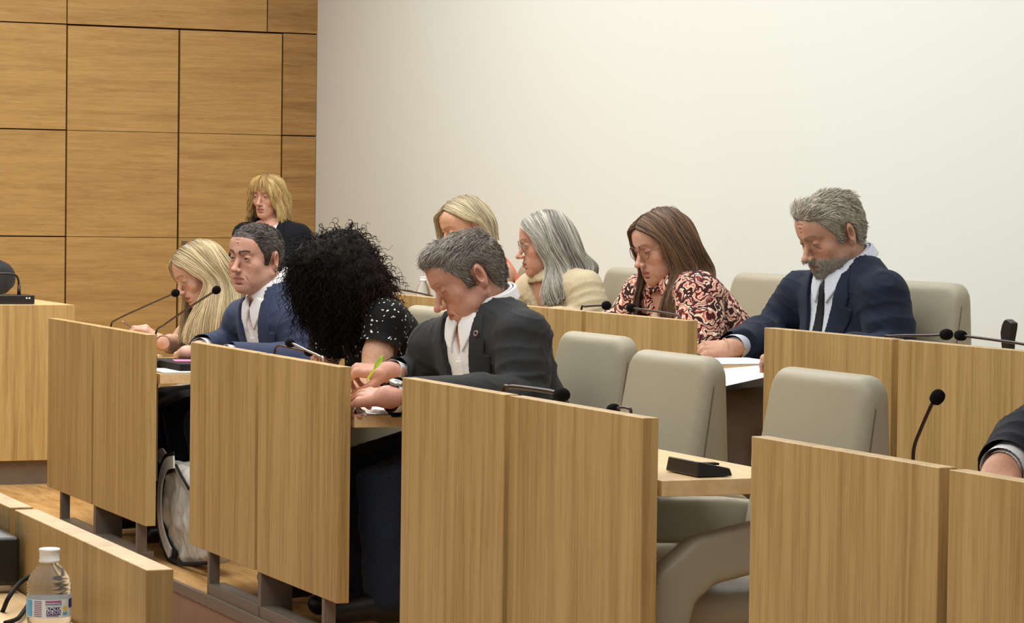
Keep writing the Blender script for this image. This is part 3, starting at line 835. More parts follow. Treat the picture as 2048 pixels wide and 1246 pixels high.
# ---------------------------------------------------------------- hair
SHORT_POLY = [(.100, .16), (.092, .088), (.072, .078), (.058, .060), (.046, .040), (.034, .020), (.028, -.012), (.010, -.014), (.006, .030), (-.020, .040), (-.034, .020), (-.040, -.03), (-.055, -.062), (-.15, -.05), (-.15, .16)]
def short_hair(c, R, s, parent, base, col, thick=.010, top=.014, poly=SHORT_POLY, comb=(0, 1, .2), length=.028, n=5200, seed=1, side=None, fem=0, rad=.0012, front_lift=.0, var=.35):
    S = SDF(); w = .95 if fem else 1.
    S.el((0, -.016, .041), (.074*w+thick, .094+thick, .079+top), k=0)
    S.el((0, .024, .028), (.064*w+thick*.8, .068+thick*.5, .084+top*.75), k=.03)
    S.el((0, -.04, -.01), (.066*w+thick*.5, .062+thick*.4, .06), k=.03)
    if front_lift: S.el((0, .055, .100), (.055, .032, .016+front_lift), k=.025)
    def post(P, D):
        q = P.astype(np.float64); d2 = d_poly(q[:, 1]-.25*np.maximum(np.abs(q[:, 0])-.035, 0)*0, q[:, 2], poly)
        D2 = D+.0022*snoise(q, seed, 60., 2)
        return -smin(-D2, -d2.astype(np.float32), .006)
    S.post = post
    V, Q = S.mesh((-.11, -.135, -.09), (.11, .13, .165), .003)
    nn = vnormals(V, Q); rs = np.random.RandomState(seed); cc = lin(col); C = np.clip(cc*(.62+.0*rs.rand(len(V), 1)), 0, 1)
    ok = np.nonzero((S_inside := np.linalg.norm((V-np.array((0, -.016, .038)))/np.array((.073, .093, .077)), axis=1)) > 1.0)[0]
    ids = rs.choice(ok, n); p = V[ids]+rs.normal(size=(n, 3))*.0015; nr = nn[ids]
    cd = comb(p) if callable(comb) else np.tile(np.array(comb, float), (n, 1))
    cd = cd-nr*(cd*nr).sum(1)[:, None]; cd /= np.linalg.norm(cd, axis=1)[:, None]+1e-6
    cd += rs.normal(size=(n, 3))*.15+.26*np.stack([snoise(p, seed+9+i, 30., 1) for i in range(3)], 1)
    L = length*rs.uniform(.6, 1.1, n)*np.where(p[:, 2] > .07, 1., .55); k = np.linspace(0, 1, 5)
    path = p[:, None]+cd[:, None]*(L[:, None]*k)[..., None]+nr[:, None]*(.20*L[:, None]*np.sin(k*2.4)[None]*.3)[..., None]
    # keep the strands just outside the head
    cs = np.clip(cc*(1+var*rs.normal(size=(n, 1))*.6+var*.8*snoise(p, seed+2, 22., 2)[:, None]), .004, 1)
    t = tubes(path, np.outer(np.ones(n), np.linspace(1, .3, 5))*rad, cs, 3)
    V, Q, C = join([(V, Q, C), t]); V = c+s*(V@R.T)
    return link_mesh('hair', V, Q, M_hair, parent, base=base, C=C)
def catmull(P, n):
    """P (K,...) resampled to n along axis 0"""
    P = np.asarray(P, float); K = len(P); t = np.linspace(0, K-1, n); i = np.minimum(t.astype(int), K-2); f = (t-i).reshape((-1,)+(1,)*(P.ndim-1))
    p0 = P[np.maximum(i-1, 0)]; p1 = P[i]; p2 = P[i+1]; p3 = P[np.minimum(i+2, K-1)]
    return .5*((2*p1)+(-p0+p2)*f+(2*p0-5*p1+4*p2-p3)*f*f+(-p0+3*p1-3*p2+p3)*f**3)
def long_hair(guides, parent, base, col, col2=None, n=1500, seed=1, thick=.012, wave=.004, wf=3., rad=.0016, M=26, tipvar=.12, sheet=.006, xform=None, roots=None, clump=1., taper=.45, var=.3, under=True):
    """guides (K,m,3): neighbouring locks; strands are interpolated between them, over a solid underlayer"""
    G = np.array([catmull(g, M) for g in guides]); K = len(G); rs = np.random.RandomState(seed)
    cen = G[:, :3].mean((0, 1))
    # outward direction from the axis of the hair
    ax = G.mean(0)  # (M,3)
    out = G-ax[None]; out[..., 2] *= .3; out /= np.linalg.norm(out, axis=2)[..., None]+1e-6
    cc = lin(col); c2 = lin(col2) if col2 is not None else cc*.6; rc_ = lin(roots) if roots is not None else None
    t = rs.uniform(0, K-1, n); 
    i = np.minimum(t.astype(int), K-2); f = t-i; f = (f+ .10*np.sin(f*2*math.pi*1)*0)[:, None, None]
    P = G[i]*(1-f)+G[i+1]*f; O = out[i]*(1-f)+out[i+1]*f
    kk = np.linspace(0, 1, M)[None, :]
    depth = rs.uniform(-1, .45, n)[:, None]; ph = rs.uniform(0, 6.28, (n, 1)); ph2 = (t*2.1)[:, None]
    off = thick*depth*np.clip(kk*4+.3, 0, 1)+wave*np.sin(kk*wf*2*math.pi+ph2+ph*.3)*kk
    P = P+O*off[..., None]
    lat = np.gradient(P, axis=1); lat = np.cross(lat, O); lat /= np.linalg.norm(lat, axis=2)[..., None]+1e-6
    P = P+lat*(wave*1.3*np.sin(kk*wf*1.7*math.pi+ph2*1.7+ph*.35)*kk**.7+rs.normal(size=(n, 1))*.003)[..., None]
    # random length
    Lf = 1-tipvar*rs.rand(n)**1.5; idx = (kk*Lf[:, None])*(M-1); i0 = np.minimum(idx.astype(int), M-2); ff = (idx-i0)[..., None]
    r_ = np.arange(n)[:, None]; P = P[r_, i0]*(1-ff)+P[r_, i0+1]*ff
    tone = rs.rand(n, 1)*.55+.45*(.5+.5*np.sin(t*7.3+2*np.sin(t*2.9)))[:, None]
    cs = cc*(1-tone*.0)*1.; cs = c2+(cc-c2)*np.clip(tone*1.3, 0, 1); cs = cs*(1+var*.4*rs.normal(size=(n, 1)))
    cs = np.repeat(cs[:, None], M, 1)
    if rc_ is not None: w = np.clip(1-kk[0]*5, 0, 1)[None, :, None]*rs.uniform(.4, 1, (n, 1, 1)); cs = cs*(1-w)+rc_*w
    rr = rad*(1-(1-taper)*kk**1.5)*rs.uniform(.7, 1.4, (n, 1))*np.clip(kk*8+.5, 0, 1)
    tb = tubes(P, rr*np.ones((n, M)), np.clip(cs, .003, 1), 4)
    # underlayer
    Gs = catmull(G, max(24, K*4)); Os = catmull(out, max(24, K*4)); A_ = Gs-Os*thick*.55; B_ = Gs-Os*(thick*.55+sheet); ks = len(Gs)
    Vv = np.concatenate([A_.reshape(-1, 3), B_.reshape(-1, 3)]); a, b = np.meshgrid(np.arange(ks-1), np.arange(M-1), indexing='ij'); o = ks*M
    q1 = np.stack([a*M+b, a*M+b+1, (a+1)*M+b+1, (a+1)*M+b], -1).reshape(-1, 4); q2 = q1[:, ::-1]+o
    e1 = np.arange(M-1); s1 = np.stack([e1, e1+o, e1+1+o, e1+1], -1); l_ = (ks-1)*M; s2 = np.stack([l_+e1, l_+e1+1, l_+e1+1+o, l_+e1+o], -1)
    e2 = np.arange(ks-1)*M; s3 = np.stack([e2+M-1, e2+M-1+o, e2+2*M-1+o, e2+2*M-1], -1)
    Qs = np.concatenate([q1, q2, s1, s2, s3]); Cs = np.tile(c2*.75, (len(Vv), 1))
    V, Q, C = join([(Vv, Qs, Cs), tb] if under else [tb])
    if xform is not None: V = xform(V)
    return link_mesh('hair', V, Q, M_hair, parent, base=base, C=C)
def pose(head, hc, phi, pitch, roll=0, s=1., neck=None, shL=None, shR=None, elL=None, elR=None, wrL=None, wrR=None, hip=None, g=1., armr=1., belly=.0, chest=.0, bust=0, floor=PF, neckr=.056, u0=None, d0=None, kn=True):
    p = Pose(); p.g = g; p.armr = armr; p.belly = belly; p.chest = chest; p.bust = bust; p.hc = hc; p.HR = axes(phi, pitch, roll); p.hs = s; p.neckr = neckr
    p.neck, p.shL, p.shR, p.elL, p.elR, p.wrL, p.wrR, p.hip = neck, shL, shR, elL, elR, wrL, wrR, hip
    p.hb = hc+s*(p.HR@np.array((0, -.028, -.045)))
    u0, d0 = p.hip@U, p.hip@N-OFF
    p.knL = W(u0+.13, d0-.42, floor+.45); p.knR = W(u0-.13, d0-.42, floor+.45)
    p.anL = W(u0+.12, d0-.40, floor+.09); p.anR = W(u0-.12, d0-.40, floor+.09)
    p.base = W(u0, d0, floor)
    L = np.linalg.norm(p.neck-p.hip); up = nrm(p.neck-p.hip); lf = nrm((p.shL-p.shR)-up*((p.shL-p.shR)@up)); p.R = np.stack([lf, np.cross(lf, up), up], 1)
    return p
def body(p, root, skin, head_kw, arms=True, hands=None, h=.006, legs=False, cut=None, torso=True, chest_e=-.004):
    H = head_mesh(p.hc, p.HR, p.hs, skin=skin, neck=p.neck, neckr=p.neckr/p.hs, **head_kw)
    parts = [H]; sk = lin(skin)
    S = body_sdf(p, chest_e, arms=arms, neck=True, legs=legs, torso=torso)
    pts = [p.hip, p.neck, p.shL, p.shR, p.elL, p.elR, p.wrL, p.wrR]+([p.knL, p.knR, p.anL, p.anR] if legs else [])
    lo, hi = bbox(pts, .13)
    ax = nrm(p.hb-p.neck)
    def ct(V): 
        k = ((V-p.neck)@ax < .035) | (np.linalg.norm(V-p.neck, axis=1) > .14)
        return k if cut is None else k & cut(V)
    V, Q = S.mesh(lo, hi, h, cut=ct); C = np.tile(sk, (len(V), 1)); parts.append((V, Q, C))
    for hd in (hands or []):
        S = SDF(); T, tips = hand_sdf(S, **hd); w = hd['wr']; el = hd_elbow(p, w)
        a = p.armr; S.rc(w, w+(el-w)*.3, .027*a, .034*a, k=.012)
        V, Q = S.mesh(*bbox(tips+[w, w+(el-w)*.3, T((.05, .05, 0)), T((-.03, .05, 0))], .045), h=.0022)
        C = np.tile(sk*np.array((1., .97, .96)), (len(V), 1))
        for tp in tips: C = mixc(C, np.clip(sk*np.array((1.05, .82, .78)), 0, 1), gauss(V, tp, (.010,)*3)*.4)
        parts.append((V, Q, C))
    V, Q, C = join(parts)
    return link_mesh('body', V, Q, M_skin, root, base=p.base, C=C)
def hd_elbow(p, w):
    return p.elL if np.linalg.norm(w-p.wrL) < np.linalg.norm(w-p.wrR) else p.elR
def ccat(cutlist):
    return lambda V: np.all([c(V) for c in cutlist], axis=0)
def sleeve_cut(p, eL=.0, eR=.0):
    """sleeves end at the wrists, trunk open at the neck"""
    def c(V):
        k = np.ones(len(V), bool)
        for el, wr, e in ((p.elL, p.wrL, eL), (p.elR, p.wrR, eR)):
            a = nrm(wr-el); t = (V-wr)@a; near = np.linalg.norm(V-wr-np.outer(t, a), axis=1) < .09
            k &= ~(near & (t > e) & (t < .2))
        return k
    return c
def vneck_post(poly, p, e, holeR=.07, depth=.3, neckaxis=True, front_only=True):
    """carves the front opening and the neck hole out of a garment"""
    ax = nrm(p.hb-p.neck)
    def post(P, D):
        q = P.astype(np.float64)-p.neck; x = q@p.R[:, 0]; y = q@p.R[:, 1]; z = q@p.R[:, 2]
        d2 = np.maximum(d_poly(x, z, poly), -y-.01)
        t = q@ax; r = np.linalg.norm(q-np.outer(t, ax), axis=1)
        hole = np.maximum(r-holeR, -(t+.05))
        return np.maximum(np.maximum(D, -d2), -hole).astype(np.float32)
    return post
def suit(p, root, mat, mat_shirt, V=None, lap=None, e=.017, fold=.0045, seed=1, tie=None, collar_kw={}, vbottom=-.44, vtop=.10, vsh=0., lapw=.062, badge=None, openshirt=True, sleeves=(.0, .0), lapel_gap=.0, hole=None, shift=0., slv=.004, shirt_hole=None, h=.0065, vee=None, leaf=True):
    hole = hole or p.neckr+.020; shirt_hole = shirt_hole or p.neckr+.009; fold = fold*1.5
    vpoly = vee or [(shift-.012, vbottom), (shift+.012, vbottom), (.050, -.12), (.072, .02), (.06, .12), (-.06, .12), (-.072, .02), (-.050, -.12)]
    def lapel(s, w=lapw):
        pts = [(shift+s*.004, vbottom-.02), (s*(.050), -.12), (s*.076, .03), (s*.098, .045), (s*(.050+w+.008), -.045), (s*(.050+w+.0), -.075), (s*(.050+w+.022), -.082), (s*(.055+w*.62), -.20), (shift+s*.022, vbottom-.02)]
        return pts
    ax = nrm(p.hb-p.neck)
    j = garment('jacket', p, mat, root, e=e, h=h, cutfn=sleeve_cut(p, *sleeves), amp=fold, seed=seed, slv=slv, post=vneck_post(vpoly, p, e, hole))
    shell('lapel', p, [lapel(1)], e, .0065, mat, j, h=.0032); shell('lapel', p, [lapel(-1)], e, .0065, mat, j, h=.0032)
    # jacket collar round the back of the neck
    c = p.neck+ax*.005; fw = nrm(p.R[:, 1]-ax*(p.R[:, 1]@ax)); lf = p.R[:, 0]
    S = SDF()
    def f(P):
        q = P.astype(np.float64)-c; z = q@ax; x = q@lf; y = q@fw+.002
        r_ = np.sqrt(x*x+(y*.95)**2); ang = np.arctan2(np.abs(x), -y)
        r0 = hole+.013-z*.35; top = .018-.016*(ang/2.0)**2
        return np.maximum(np.maximum(np.abs(r_-r0)-.0055, np.maximum(z-top, -.045-z)), (ang-2.05)*.06).astype(np.float32)
    S.fn(f, c, .14); Vv, Q = S.mesh(c-.14, c+.14, .004); link_mesh('jacket_collar', Vv, Q, mat, j, base=p.base)
    # shirt front
    sp = [(-.075+shift, vbottom-.02), (.075+shift, vbottom-.02), (.10, .0), (.09, .10), (-.09, .10), (-.10, .0)]
    def post(P, D):
        q = P.astype(np.float64)-p.neck; x = q@p.R[:, 0]; y = q@p.R[:, 1]; z = q@p.R[:, 2]
        d2 = np.maximum(d_poly(x, z, sp), -y-.02)
        t = q@ax; r = np.linalg.norm(q-np.outer(t, ax), axis=1)
        vn = np.maximum(d_poly(x, z, [(0, -.085 if openshirt else -.02), (.045, .06), (-.045, .06)]), -y)
        return np.maximum(np.maximum(np.maximum(D, d2), -np.maximum(r-shirt_hole, -(t+.03))), -vn).astype(np.float32)
    sh = garment('shirt', p, mat_shirt, root, e=e-.010, h=.005, arms=False, amp=.0015, seed=seed+4, post=post)
    # placket and buttons
    pl = shell('placket', p, [[(shift*1-.016, vbottom), (shift+.016, vbottom), (.016, -.085), (-.016, -.085)]], e-.010, .0028, mat_shirt, sh, h=.0035)
    # cuffs and leaf collar
    if leaf:
        ck = dict(r=shirt_hole+.001, h1=.066, h0=-.03); ck.update(collar_kw); collar('shirt_collar', p, mat_shirt, sh, **ck)
        for s in (-1, 1): shell('collar_leaf', p, [[(s*.006, .012), (s*.026, -.062), (s*.060, -.022), (s*.072, .03), (s*.03, .05)]], e-.007, .0045, mat_shirt, sh, h=.0032)
    for el, wr, q in ((p.elL, p.wrL, sleeves[0]), (p.elR, p.wrR, sleeves[1])):
        a = nrm(wr-el); S = SDF(); S.rc(wr+a*(q-.04), wr+a*(q+.012), .0375*p.armr, .0365*p.armr, k=0); S.rc(wr+a*(q+.003), wr+a*(q+.06), .0305*p.armr, .0305*p.armr, k=.0, op=-1)
        Vv, Q = S.mesh(*bbox([wr], .10), h=.003, cut=lambda X, a=a, wr=wr, q=q: ((X-wr)@a < q+.014)); link_mesh('cuff', Vv, Q, mat_shirt, sh, base=p.base)
    return j, sh
def trousers(p, root, mat, name='trousers', e=.012, h=.012, waist=.19, shoes=True, cut_ankle=True):
    S = body_sdf(p, e, arms=False, legs=True)
    up = p.R[:, 2]
    S.post = lambda P, D: np.maximum(D, (P.astype(np.float64)-p.hip)@up-waist).astype(np.float32)
    V, Q = S.mesh(*bbox([p.hip, p.knL, p.knR, p.anL, p.anR], .2), h=h)
    nn = vnormals(V, Q); V = V+nn*(.005*snoise(V, 8, 16., 2))[:, None]
    o = link_mesh(name, V, Q, mat, root, base=p.base)
    if shoes:
        for an in (p.anL, p.anR):
            S = SDF(); f = -N; hz = np.array(an); z0 = hz[2]-.045
            S.rc((hz[0], hz[1], z0+.02), np.array((hz[0], hz[1], z0+.004))+f*.15, .042, .034, k=0); S.rc(np.array((hz[0], hz[1], z0))-f*.045, np.array((hz[0], hz[1], z0)), .032, .036, k=.02)
            V, Q = S.mesh(*bbox([hz+f*.2, hz-f*.09], .09), h=.006, cut=None); V[:, 2] = np.maximum(V[:, 2], an[2]-.089); link_mesh('shoe', V, Q, M_black, root, base=p.base)
    return o
def glasses(p, root, col, r=.021, th=.0011, round_=1., arm=True, half=False, h=.0):
    mb = MB(); c, R, s = p.hc, p.HR, p.hs; T = lambda q: c+s*(R@np.array(q)); y0 = .1005
    for q in (-1, 1):
        pts = []
        for k in range(33):
            a = 2*math.pi*k/32; pts.append(T((q*.0335+r*1.05*math.cos(a), y0-.006*abs(math.cos(a))*(1 if math.cos(a)*q > 0 else 0), .010+h+r*round_*math.sin(a)*.92)))
        mb.tube(pts, th*1.25, 6)
        mb.tube([T((q*.0555, y0-.006, .017+h)), T((q*.072, .085, .019+h)), T((q*.0785, .03, .018+h)), T((q*.081, -.005, .014+h)), T((q*.080, -.02, .0))], th, 6)
    mb.tube([T((-.013, y0, .015+h)), T((0, y0+.003, .018+h)), T((.013, y0, .015+h))], th*1.2, 6)
    m = plain('spectacle_frame', col, .35, .5, .2)
    return mb.build('glasses', m, root, base=p.base, smooth=True)

M_bt = fabric('black_trousers', (20, 18, 22), (30, 28, 34)); M_dt = fabric('dark_blue_trousers', (30, 34, 48), (38, 44, 60))
M_jeans = fabric('blue_jeans', (34, 42, 58), (48, 58, 76))
SKIN_M = (198, 150, 126)
# ---------------------------------------------------------------- man in charcoal jacket
u0 = -7.27
hc = A(938, 558, u=u0)
p = pose('h', hc, 72, 30, -3, 1.08, neck=A(970, 634, u=u0), shL=A(1046, 676, u=u0+.20), shR=A(872, 694, u=u0-.2), elL=A(1050, 800, u=u0+.27), elR=A(850, 778, u=u0-.28),
         wrL=A(778, 794, z=.797), wrR=A(780, 745, z=.824), hip=W(u0, .72, .56), g=1.16, armr=1.12, belly=.05, neckr=.064)
G_ = person('seated man in charcoal jacket and open white shirt writing with a green pen', p.base)
handL = dict(wr=p.wrL, fdir=(-.75, .62, -.02), dorsal=(0, -.45, .9), thumb=1, s=1.12, curl=((14, 82, 60), (20, 82, 60), (24, 82, 60), (28, 82, 60)))
handR = dict(wr=p.wrR, fdir=(-1, -.05, .12), dorsal=(0, -.25, 1), thumb=-1, s=1.12, curl=((52, 50, 25), (62, 52, 25), (70, 55, 25), (76, 58, 25)),
             tpose=[(.020, .018, -.008), (.038, .044, -.030), (.030, .068, -.050), (.014, .084, -.062)])
body(p, G_, (192, 142, 122), dict(hairc=(96, 88, 82), brow=(120, 100, 84), openy=0., lip=(158, 96, 84), red=.75, fat=.8, jaw=1.08, nose=1.3, scalp=SHORT_POLY, browth=.9, age=1.), hands=[handL, handR])
M_char = fabric('charcoal_wool', (42, 43, 45), (56, 57, 60)); M_white = fabric('white_cotton', (226, 226, 228), (236, 236, 238), sheen=.05, var=.03)
suit(p, G_, M_char, M_white, shift=.0, fold=.0055, seed=3, sleeves=(-.02, -.01), vbottom=-.42)
short_hair(p.hc, p.HR, p.hs, G_, p.base, (134, 124, 116), thick=.004, top=.004, comb=lambda q: np.stack([q[:, 0]*3, np.ones(len(q))*.8-(q[:, 2] < .06)*1.8, -.2-(q[:, 2] < .07)*1.], 1), length=.026, seed=4, front_lift=.008)
M_jeans = fabric('blue_jeans', (34, 42, 58), (48, 58, 76))
p.knL = A(765, 900, u=-7.12); p.knR = A(730, 900, u=-7.45); p.anL = A(772, 1190, u=-7.1); p.anR = A(735, 1175, u=-7.5)
trousers(p, G_, M_jeans, 'jeans', h=.009)
# ---------------------------------------------------------------- man in blue jacket
u0 = -9.17
p = pose('h', A(512, 520, u=u0), 36, 3, 2, 1.02, neck=A(548, 604, u=u0), shL=A(604, 646, u=u0+.19), shR=A(490, 640, u=u0-.19), elL=A(622, 735, u=u0+.26), elR=A(470, 700, u=u0-.28),
         wrL=A(450, 712, z=.80), wrR=A(398, 698, z=.80), hip=W(u0, .70, .58), g=1.06, armr=1.1, belly=.03, neckr=.066)
B_ = person('seated man in blue jacket and open white shirt looking towards the viewer', p.base)
trousers(p, B_, M_dt, h=.014)
handR = dict(wr=p.wrR, fdir=A(366, 694, z=.80)-p.wrR, dorsal=(-.2, -.5, .8), thumb=-1, s=1.0, curl=((40, 60, 35), (45, 62, 35), (48, 62, 35), (52, 62, 35)))
body(p, B_, (200, 154, 134), dict(hairc=(52, 46, 42), brow=(40, 32, 28), openy=.36, lip=(166, 104, 94), red=.6, fat=.25, jaw=1.1, nose=1., scalp=SHORT_POLY, browth=1.7, gaze=(-.1, .05), age=.6), hands=[handR])
M_blue = fabric('blue_wool', (52, 60, 86), (64, 74, 100))
suit(p, B_, M_blue, M_white, fold=.004, seed=7, sleeves=(-.01, -.01), vbottom=-.40)
short_hair(p.hc, p.HR, p.hs, B_, p.base, (80, 73, 67), thick=.003, top=.003, comb=(0, .8, .1), length=.018, seed=6)

# ---------------------------------------------------------------- curly haired woman
u0 = -7.97
p = pose('h', A(668, 552, u=u0), 74, 58, 0, .98, neck=A(728, 608, u=u0), shL=A(772, 640, u=u0+.155), shR=A(668, 650, u=u0-.155), elL=A(738, 776, u=u0+.22), elR=A(636, 772, u=u0-.24),
         wrL=W(-8.0, .17, .775), wrR=W(-8.25, .17, .775), hip=W(u0, .74, .56), g=.95, armr=.98, bust=.9, neckr=.050)
C_ = person('woman with black curly hair bent over the bench in a black top with white specks', p.base)
trousers(p, C_, M_jeans, h=.014)
hL = dict(wr=p.wrL, fdir=-U-.4*N, dorsal=(0, 0, 1), thumb=1, s=.92); hR = dict(wr=p.wrR, fdir=U-.3*N, dorsal=(0, 0, 1), thumb=-1, s=.92)
body(p, C_, (206, 162, 138), dict(hairc=(20, 18, 18), fem=1, openy=0., lip=(170, 90, 88)), hands=[hL, hR])
def speck(name, base, spot):
    m, nt, b = newmat(name, .8, .2); mp = coords(nt, (1, 1, 1), rnd=False)
    n = nd(nt, 'ShaderNodeTexNoise'); n.inputs['Scale'].default_value = 60; nt.links.new(mp.outputs[0], n.inputs[0])
    mx = nd(nt, 'ShaderNodeMix', data_type='VECTOR'); mx.inputs[0].default_value = .022; nt.links.new(mp.outputs[0], mx.inputs[4]); nt.links.new(n.outputs[1], mx.inputs[5])
    v = nd(nt, 'ShaderNodeTexVoronoi'); v.inputs['Scale'].default_value = 60; v.inputs['Randomness'].default_value = .6; nt.links.new(mx.outputs[1], v.inputs[0])
    r = ramp(nt, v.outputs[0], [(0, L4(spot)), (.19, L4(spot)), (.22, L4(base)), (1, L4(base))]); nt.links.new(r.outputs[0], b.inputs[0]); return m
M_speck = speck('black_specked_blouse', (14, 14, 16), (226, 226, 222))
def half_sleeve(p, t):
    def c(V):
        k = np.ones(len(V), bool)
        for sh, el in ((p.shL, p.elL), (p.shR, p.elR)):
            ab = el-sh; L = np.linalg.norm(ab); a = ab/L; q = (V-sh)@a; r = np.linalg.norm(V-sh-np.outer(q, a), axis=1)
            k &= ~((q > L*t) & (r < .085))
        for el, wr in ((p.elL, p.wrL), (p.elR, p.wrR)):
            ab = wr-el; L = np.linalg.norm(ab); a = ab/L; q = (V-el)@a; r = np.linalg.norm(V-el-np.outer(q, a), axis=1); k &= ~((q > -.06) & (r < .08) & (q < L+.1))
        return k
    return c
garment('blouse', p, M_speck, C_, e=.010, h=.006, amp=.003, seed=12, cutfn=half_sleeve(p, .42), slv=.004, post=vneck_post([(0, -.14), (.045, .04), (-.045, .04)], p, .01, .062))
def curls(p, parent, col, vol, n=900, seed=1, L=.17, hr=.0075, pitchl=.03, rad=.0011, M=44, grav=(0, 0, -1), col2=(60, 36, 28)):
    """dense spiral locks over a dark mass; vol: list of (centre, radius) balls in room coordinates"""
    S = SDF()
    for c, r in vol: S.el(c, (r,)*3, k=.05)
    S.post = lambda P, D: (D+.010*snoise(P.astype(np.float64), seed, 26., 2)+.004*snoise(P.astype(np.float64), seed+1, 90., 1)+.012).astype(np.float32)
    pts = [c for c, r in vol]; V, Q = S.mesh(*bbox(pts, .16), h=.005); nn = vnormals(V, Q); rs = np.random.RandomState(seed)
    cc = lin(col); C0 = np.tile(cc*.7, (len(V), 1)); ids = rs.choice(len(V), n); P0 = V[ids]-nn[ids]*.02; nr = nn[ids]
    gdir = nrm(np.array(grav)); 
    k = np.linspace(0, 1, M)[None, :, None]; d0 = nr*.9+rs.normal(size=(n, 3))*.35; d0 /= np.linalg.norm(d0, axis=1)[:, None]
    tan = gdir-nr*(nr@gdir)[:, None]; tan = tan+.9*rs.normal(size=(n, 3))*(np.clip(nr[:, 2], 0, 1)[:, None]); tan = tan/(np.linalg.norm(tan, axis=1)[:, None]+.1)
    Ls = L*rs.uniform(.45, 1.1, n)[:, None, None]*(1-.55*np.clip(nr[:, 2], 0, 1)[:, None, None])
    path = P0[:, None]+d0[:, None]*((.034+.03*np.clip(nr[:, 2], 0, 1)[:, None, None]*.1)*np.sin(np.minimum(k*3, 1.57)))*rs.uniform(.5, 1.2, (n, 1, 1))+(tan[:, None]*.9+gdir*.25*k)*Ls*k
    t = np.gradient(path, axis=1); t /= np.linalg.norm(t, axis=2)[..., None]; a = np.cross(t, [.3, .2, .9]); a /= np.linalg.norm(a, axis=2)[..., None]; b = np.cross(t, a)
    ph = rs.uniform(0, 6.28, (n, 1, 1))+k*Ls/pitchl*2*math.pi*rs.uniform(.8, 1.2, (n, 1, 1)); rr = hr*rs.uniform(.5, 1.3, (n, 1, 1))*(.4+.6*k)
    path = path+rr*(np.cos(ph)*a+np.sin(ph)*b)
    cs = cc*rs.uniform(.5, 1.8, (n, 1)); w = np.clip((P0-p.hc)@nrm(np.array((.9, .2, .2)))/.1-.2, 0, 1)[:, None]*rs.rand(n, 1); cs = cs*(1-w)+lin(col2)*w*.9
    V2, Q2, C2 = tubes(path, np.ones((n, M))*rad*np.linspace(1.2, .5, M)[None]*rs.uniform(.7, 1.5, (n, 1)), cs, 3)
    V, Q, C = join([(V, Q, C0), (V2, Q2, C2)])
    return link_mesh('hair', V, Q, M_curl, parent, base=p.base, C=C)
M_curl = vcol('curly_hair', .75, .15)
cv = lambda x, y, du, r: (A(x, y+9, u=u0+du), r)
curls(p, C_, (15, 13, 14), [cv(676, 532, 0, .118), cv(644, 545, -.03, .10), cv(700, 560, .05, .115), cv(632, 580, -.02, .06), cv(735, 575, .05, .085), cv(665, 605, .02, .085), cv(690, 500, -.02, .085), cv(630, 520, .04, .085)], n=2600, seed=3, L=.13)
# ---------------------------------------------------------------- blond woman with bare shoulders
u0 = -9.86
p = pose('h', A(402, 549, u=u0), 64, 26, 0, .95, neck=A(432, 616, u=u0), shL=A(476, 640, u=u0+.155), shR=A(392, 650, u=u0-.155), elL=A(446, 712, u=u0+.2), elR=A(350, 690, u=u0-.26),
         wrL=A(372, 706, z=.79), wrR=A(322, 684, z=.80), hip=W(u0, .72, .56), g=.90, armr=.88, bust=.8, neckr=.047)
D_ = person('woman with long blond hair and bare shoulders looking down at the bench', p.base)
trousers(p, D_, M_bt, h=.014)
hR = dict(wr=p.wrR, fdir=A(292, 656, u=p.wrR@U)-p.wrR, dorsal=(-.2, -.3, .9), thumb=-1, s=.9, curl=((35, 40, 20), (45, 50, 20), (50, 55, 25), (55, 55, 25)))
hL = dict(wr=p.wrL, fdir=A(340, 690, z=.80)-p.wrL, dorsal=(-.2, -.4, .9), thumb=1, s=.9, curl=((30, 45, 25), (38, 50, 25), (42, 55, 25), (45, 55, 25)))
body(p, D_, (208, 166, 146), dict(hairc=(120, 100, 70), fem=1, openy=.12, lip=(150, 70, 76), brow=(90, 66, 48), jaw=.95), hands=[hL, hR])
M_purple = fabric('dark_purple_jersey', (58, 40, 66), (74, 54, 84))
garment('tank_top', p, M_purple, D_, e=.004, h=.006, arms=False, amp=.002, seed=9, post=vneck_post([(-.30, -.14), (-.105, -.12), (-.09, .1), (-.055, .1), (-.05, -.09), (.05, -.09), (.055, .1), (.09, .1), (.105, -.12), (.30, -.14), (.3, .2), (-.3, .2)], p, .004, .05), cutfn=None)
def side_guides(p, spec):
    """guides given in head coordinates (x right, y forward, z up); later points in room coordinates if tagged"""
    out = []
    for g in spec: out.append([p.hc+p.hs*(p.HR@np.array(q)) if len(q) == 3 else A(q[0], q[1], u=q[2] if len(q) > 2 else None, **(q[3] if len(q) > 3 else {})) for q in g])
    return np.array(out)
def hang(p, head_pts, ends):
    return [p.hc+p.hs*(p.HR@np.array(q)) for q in head_pts]+ends
T_ = lambda x, y, du: A(x, y, u=u0+du)
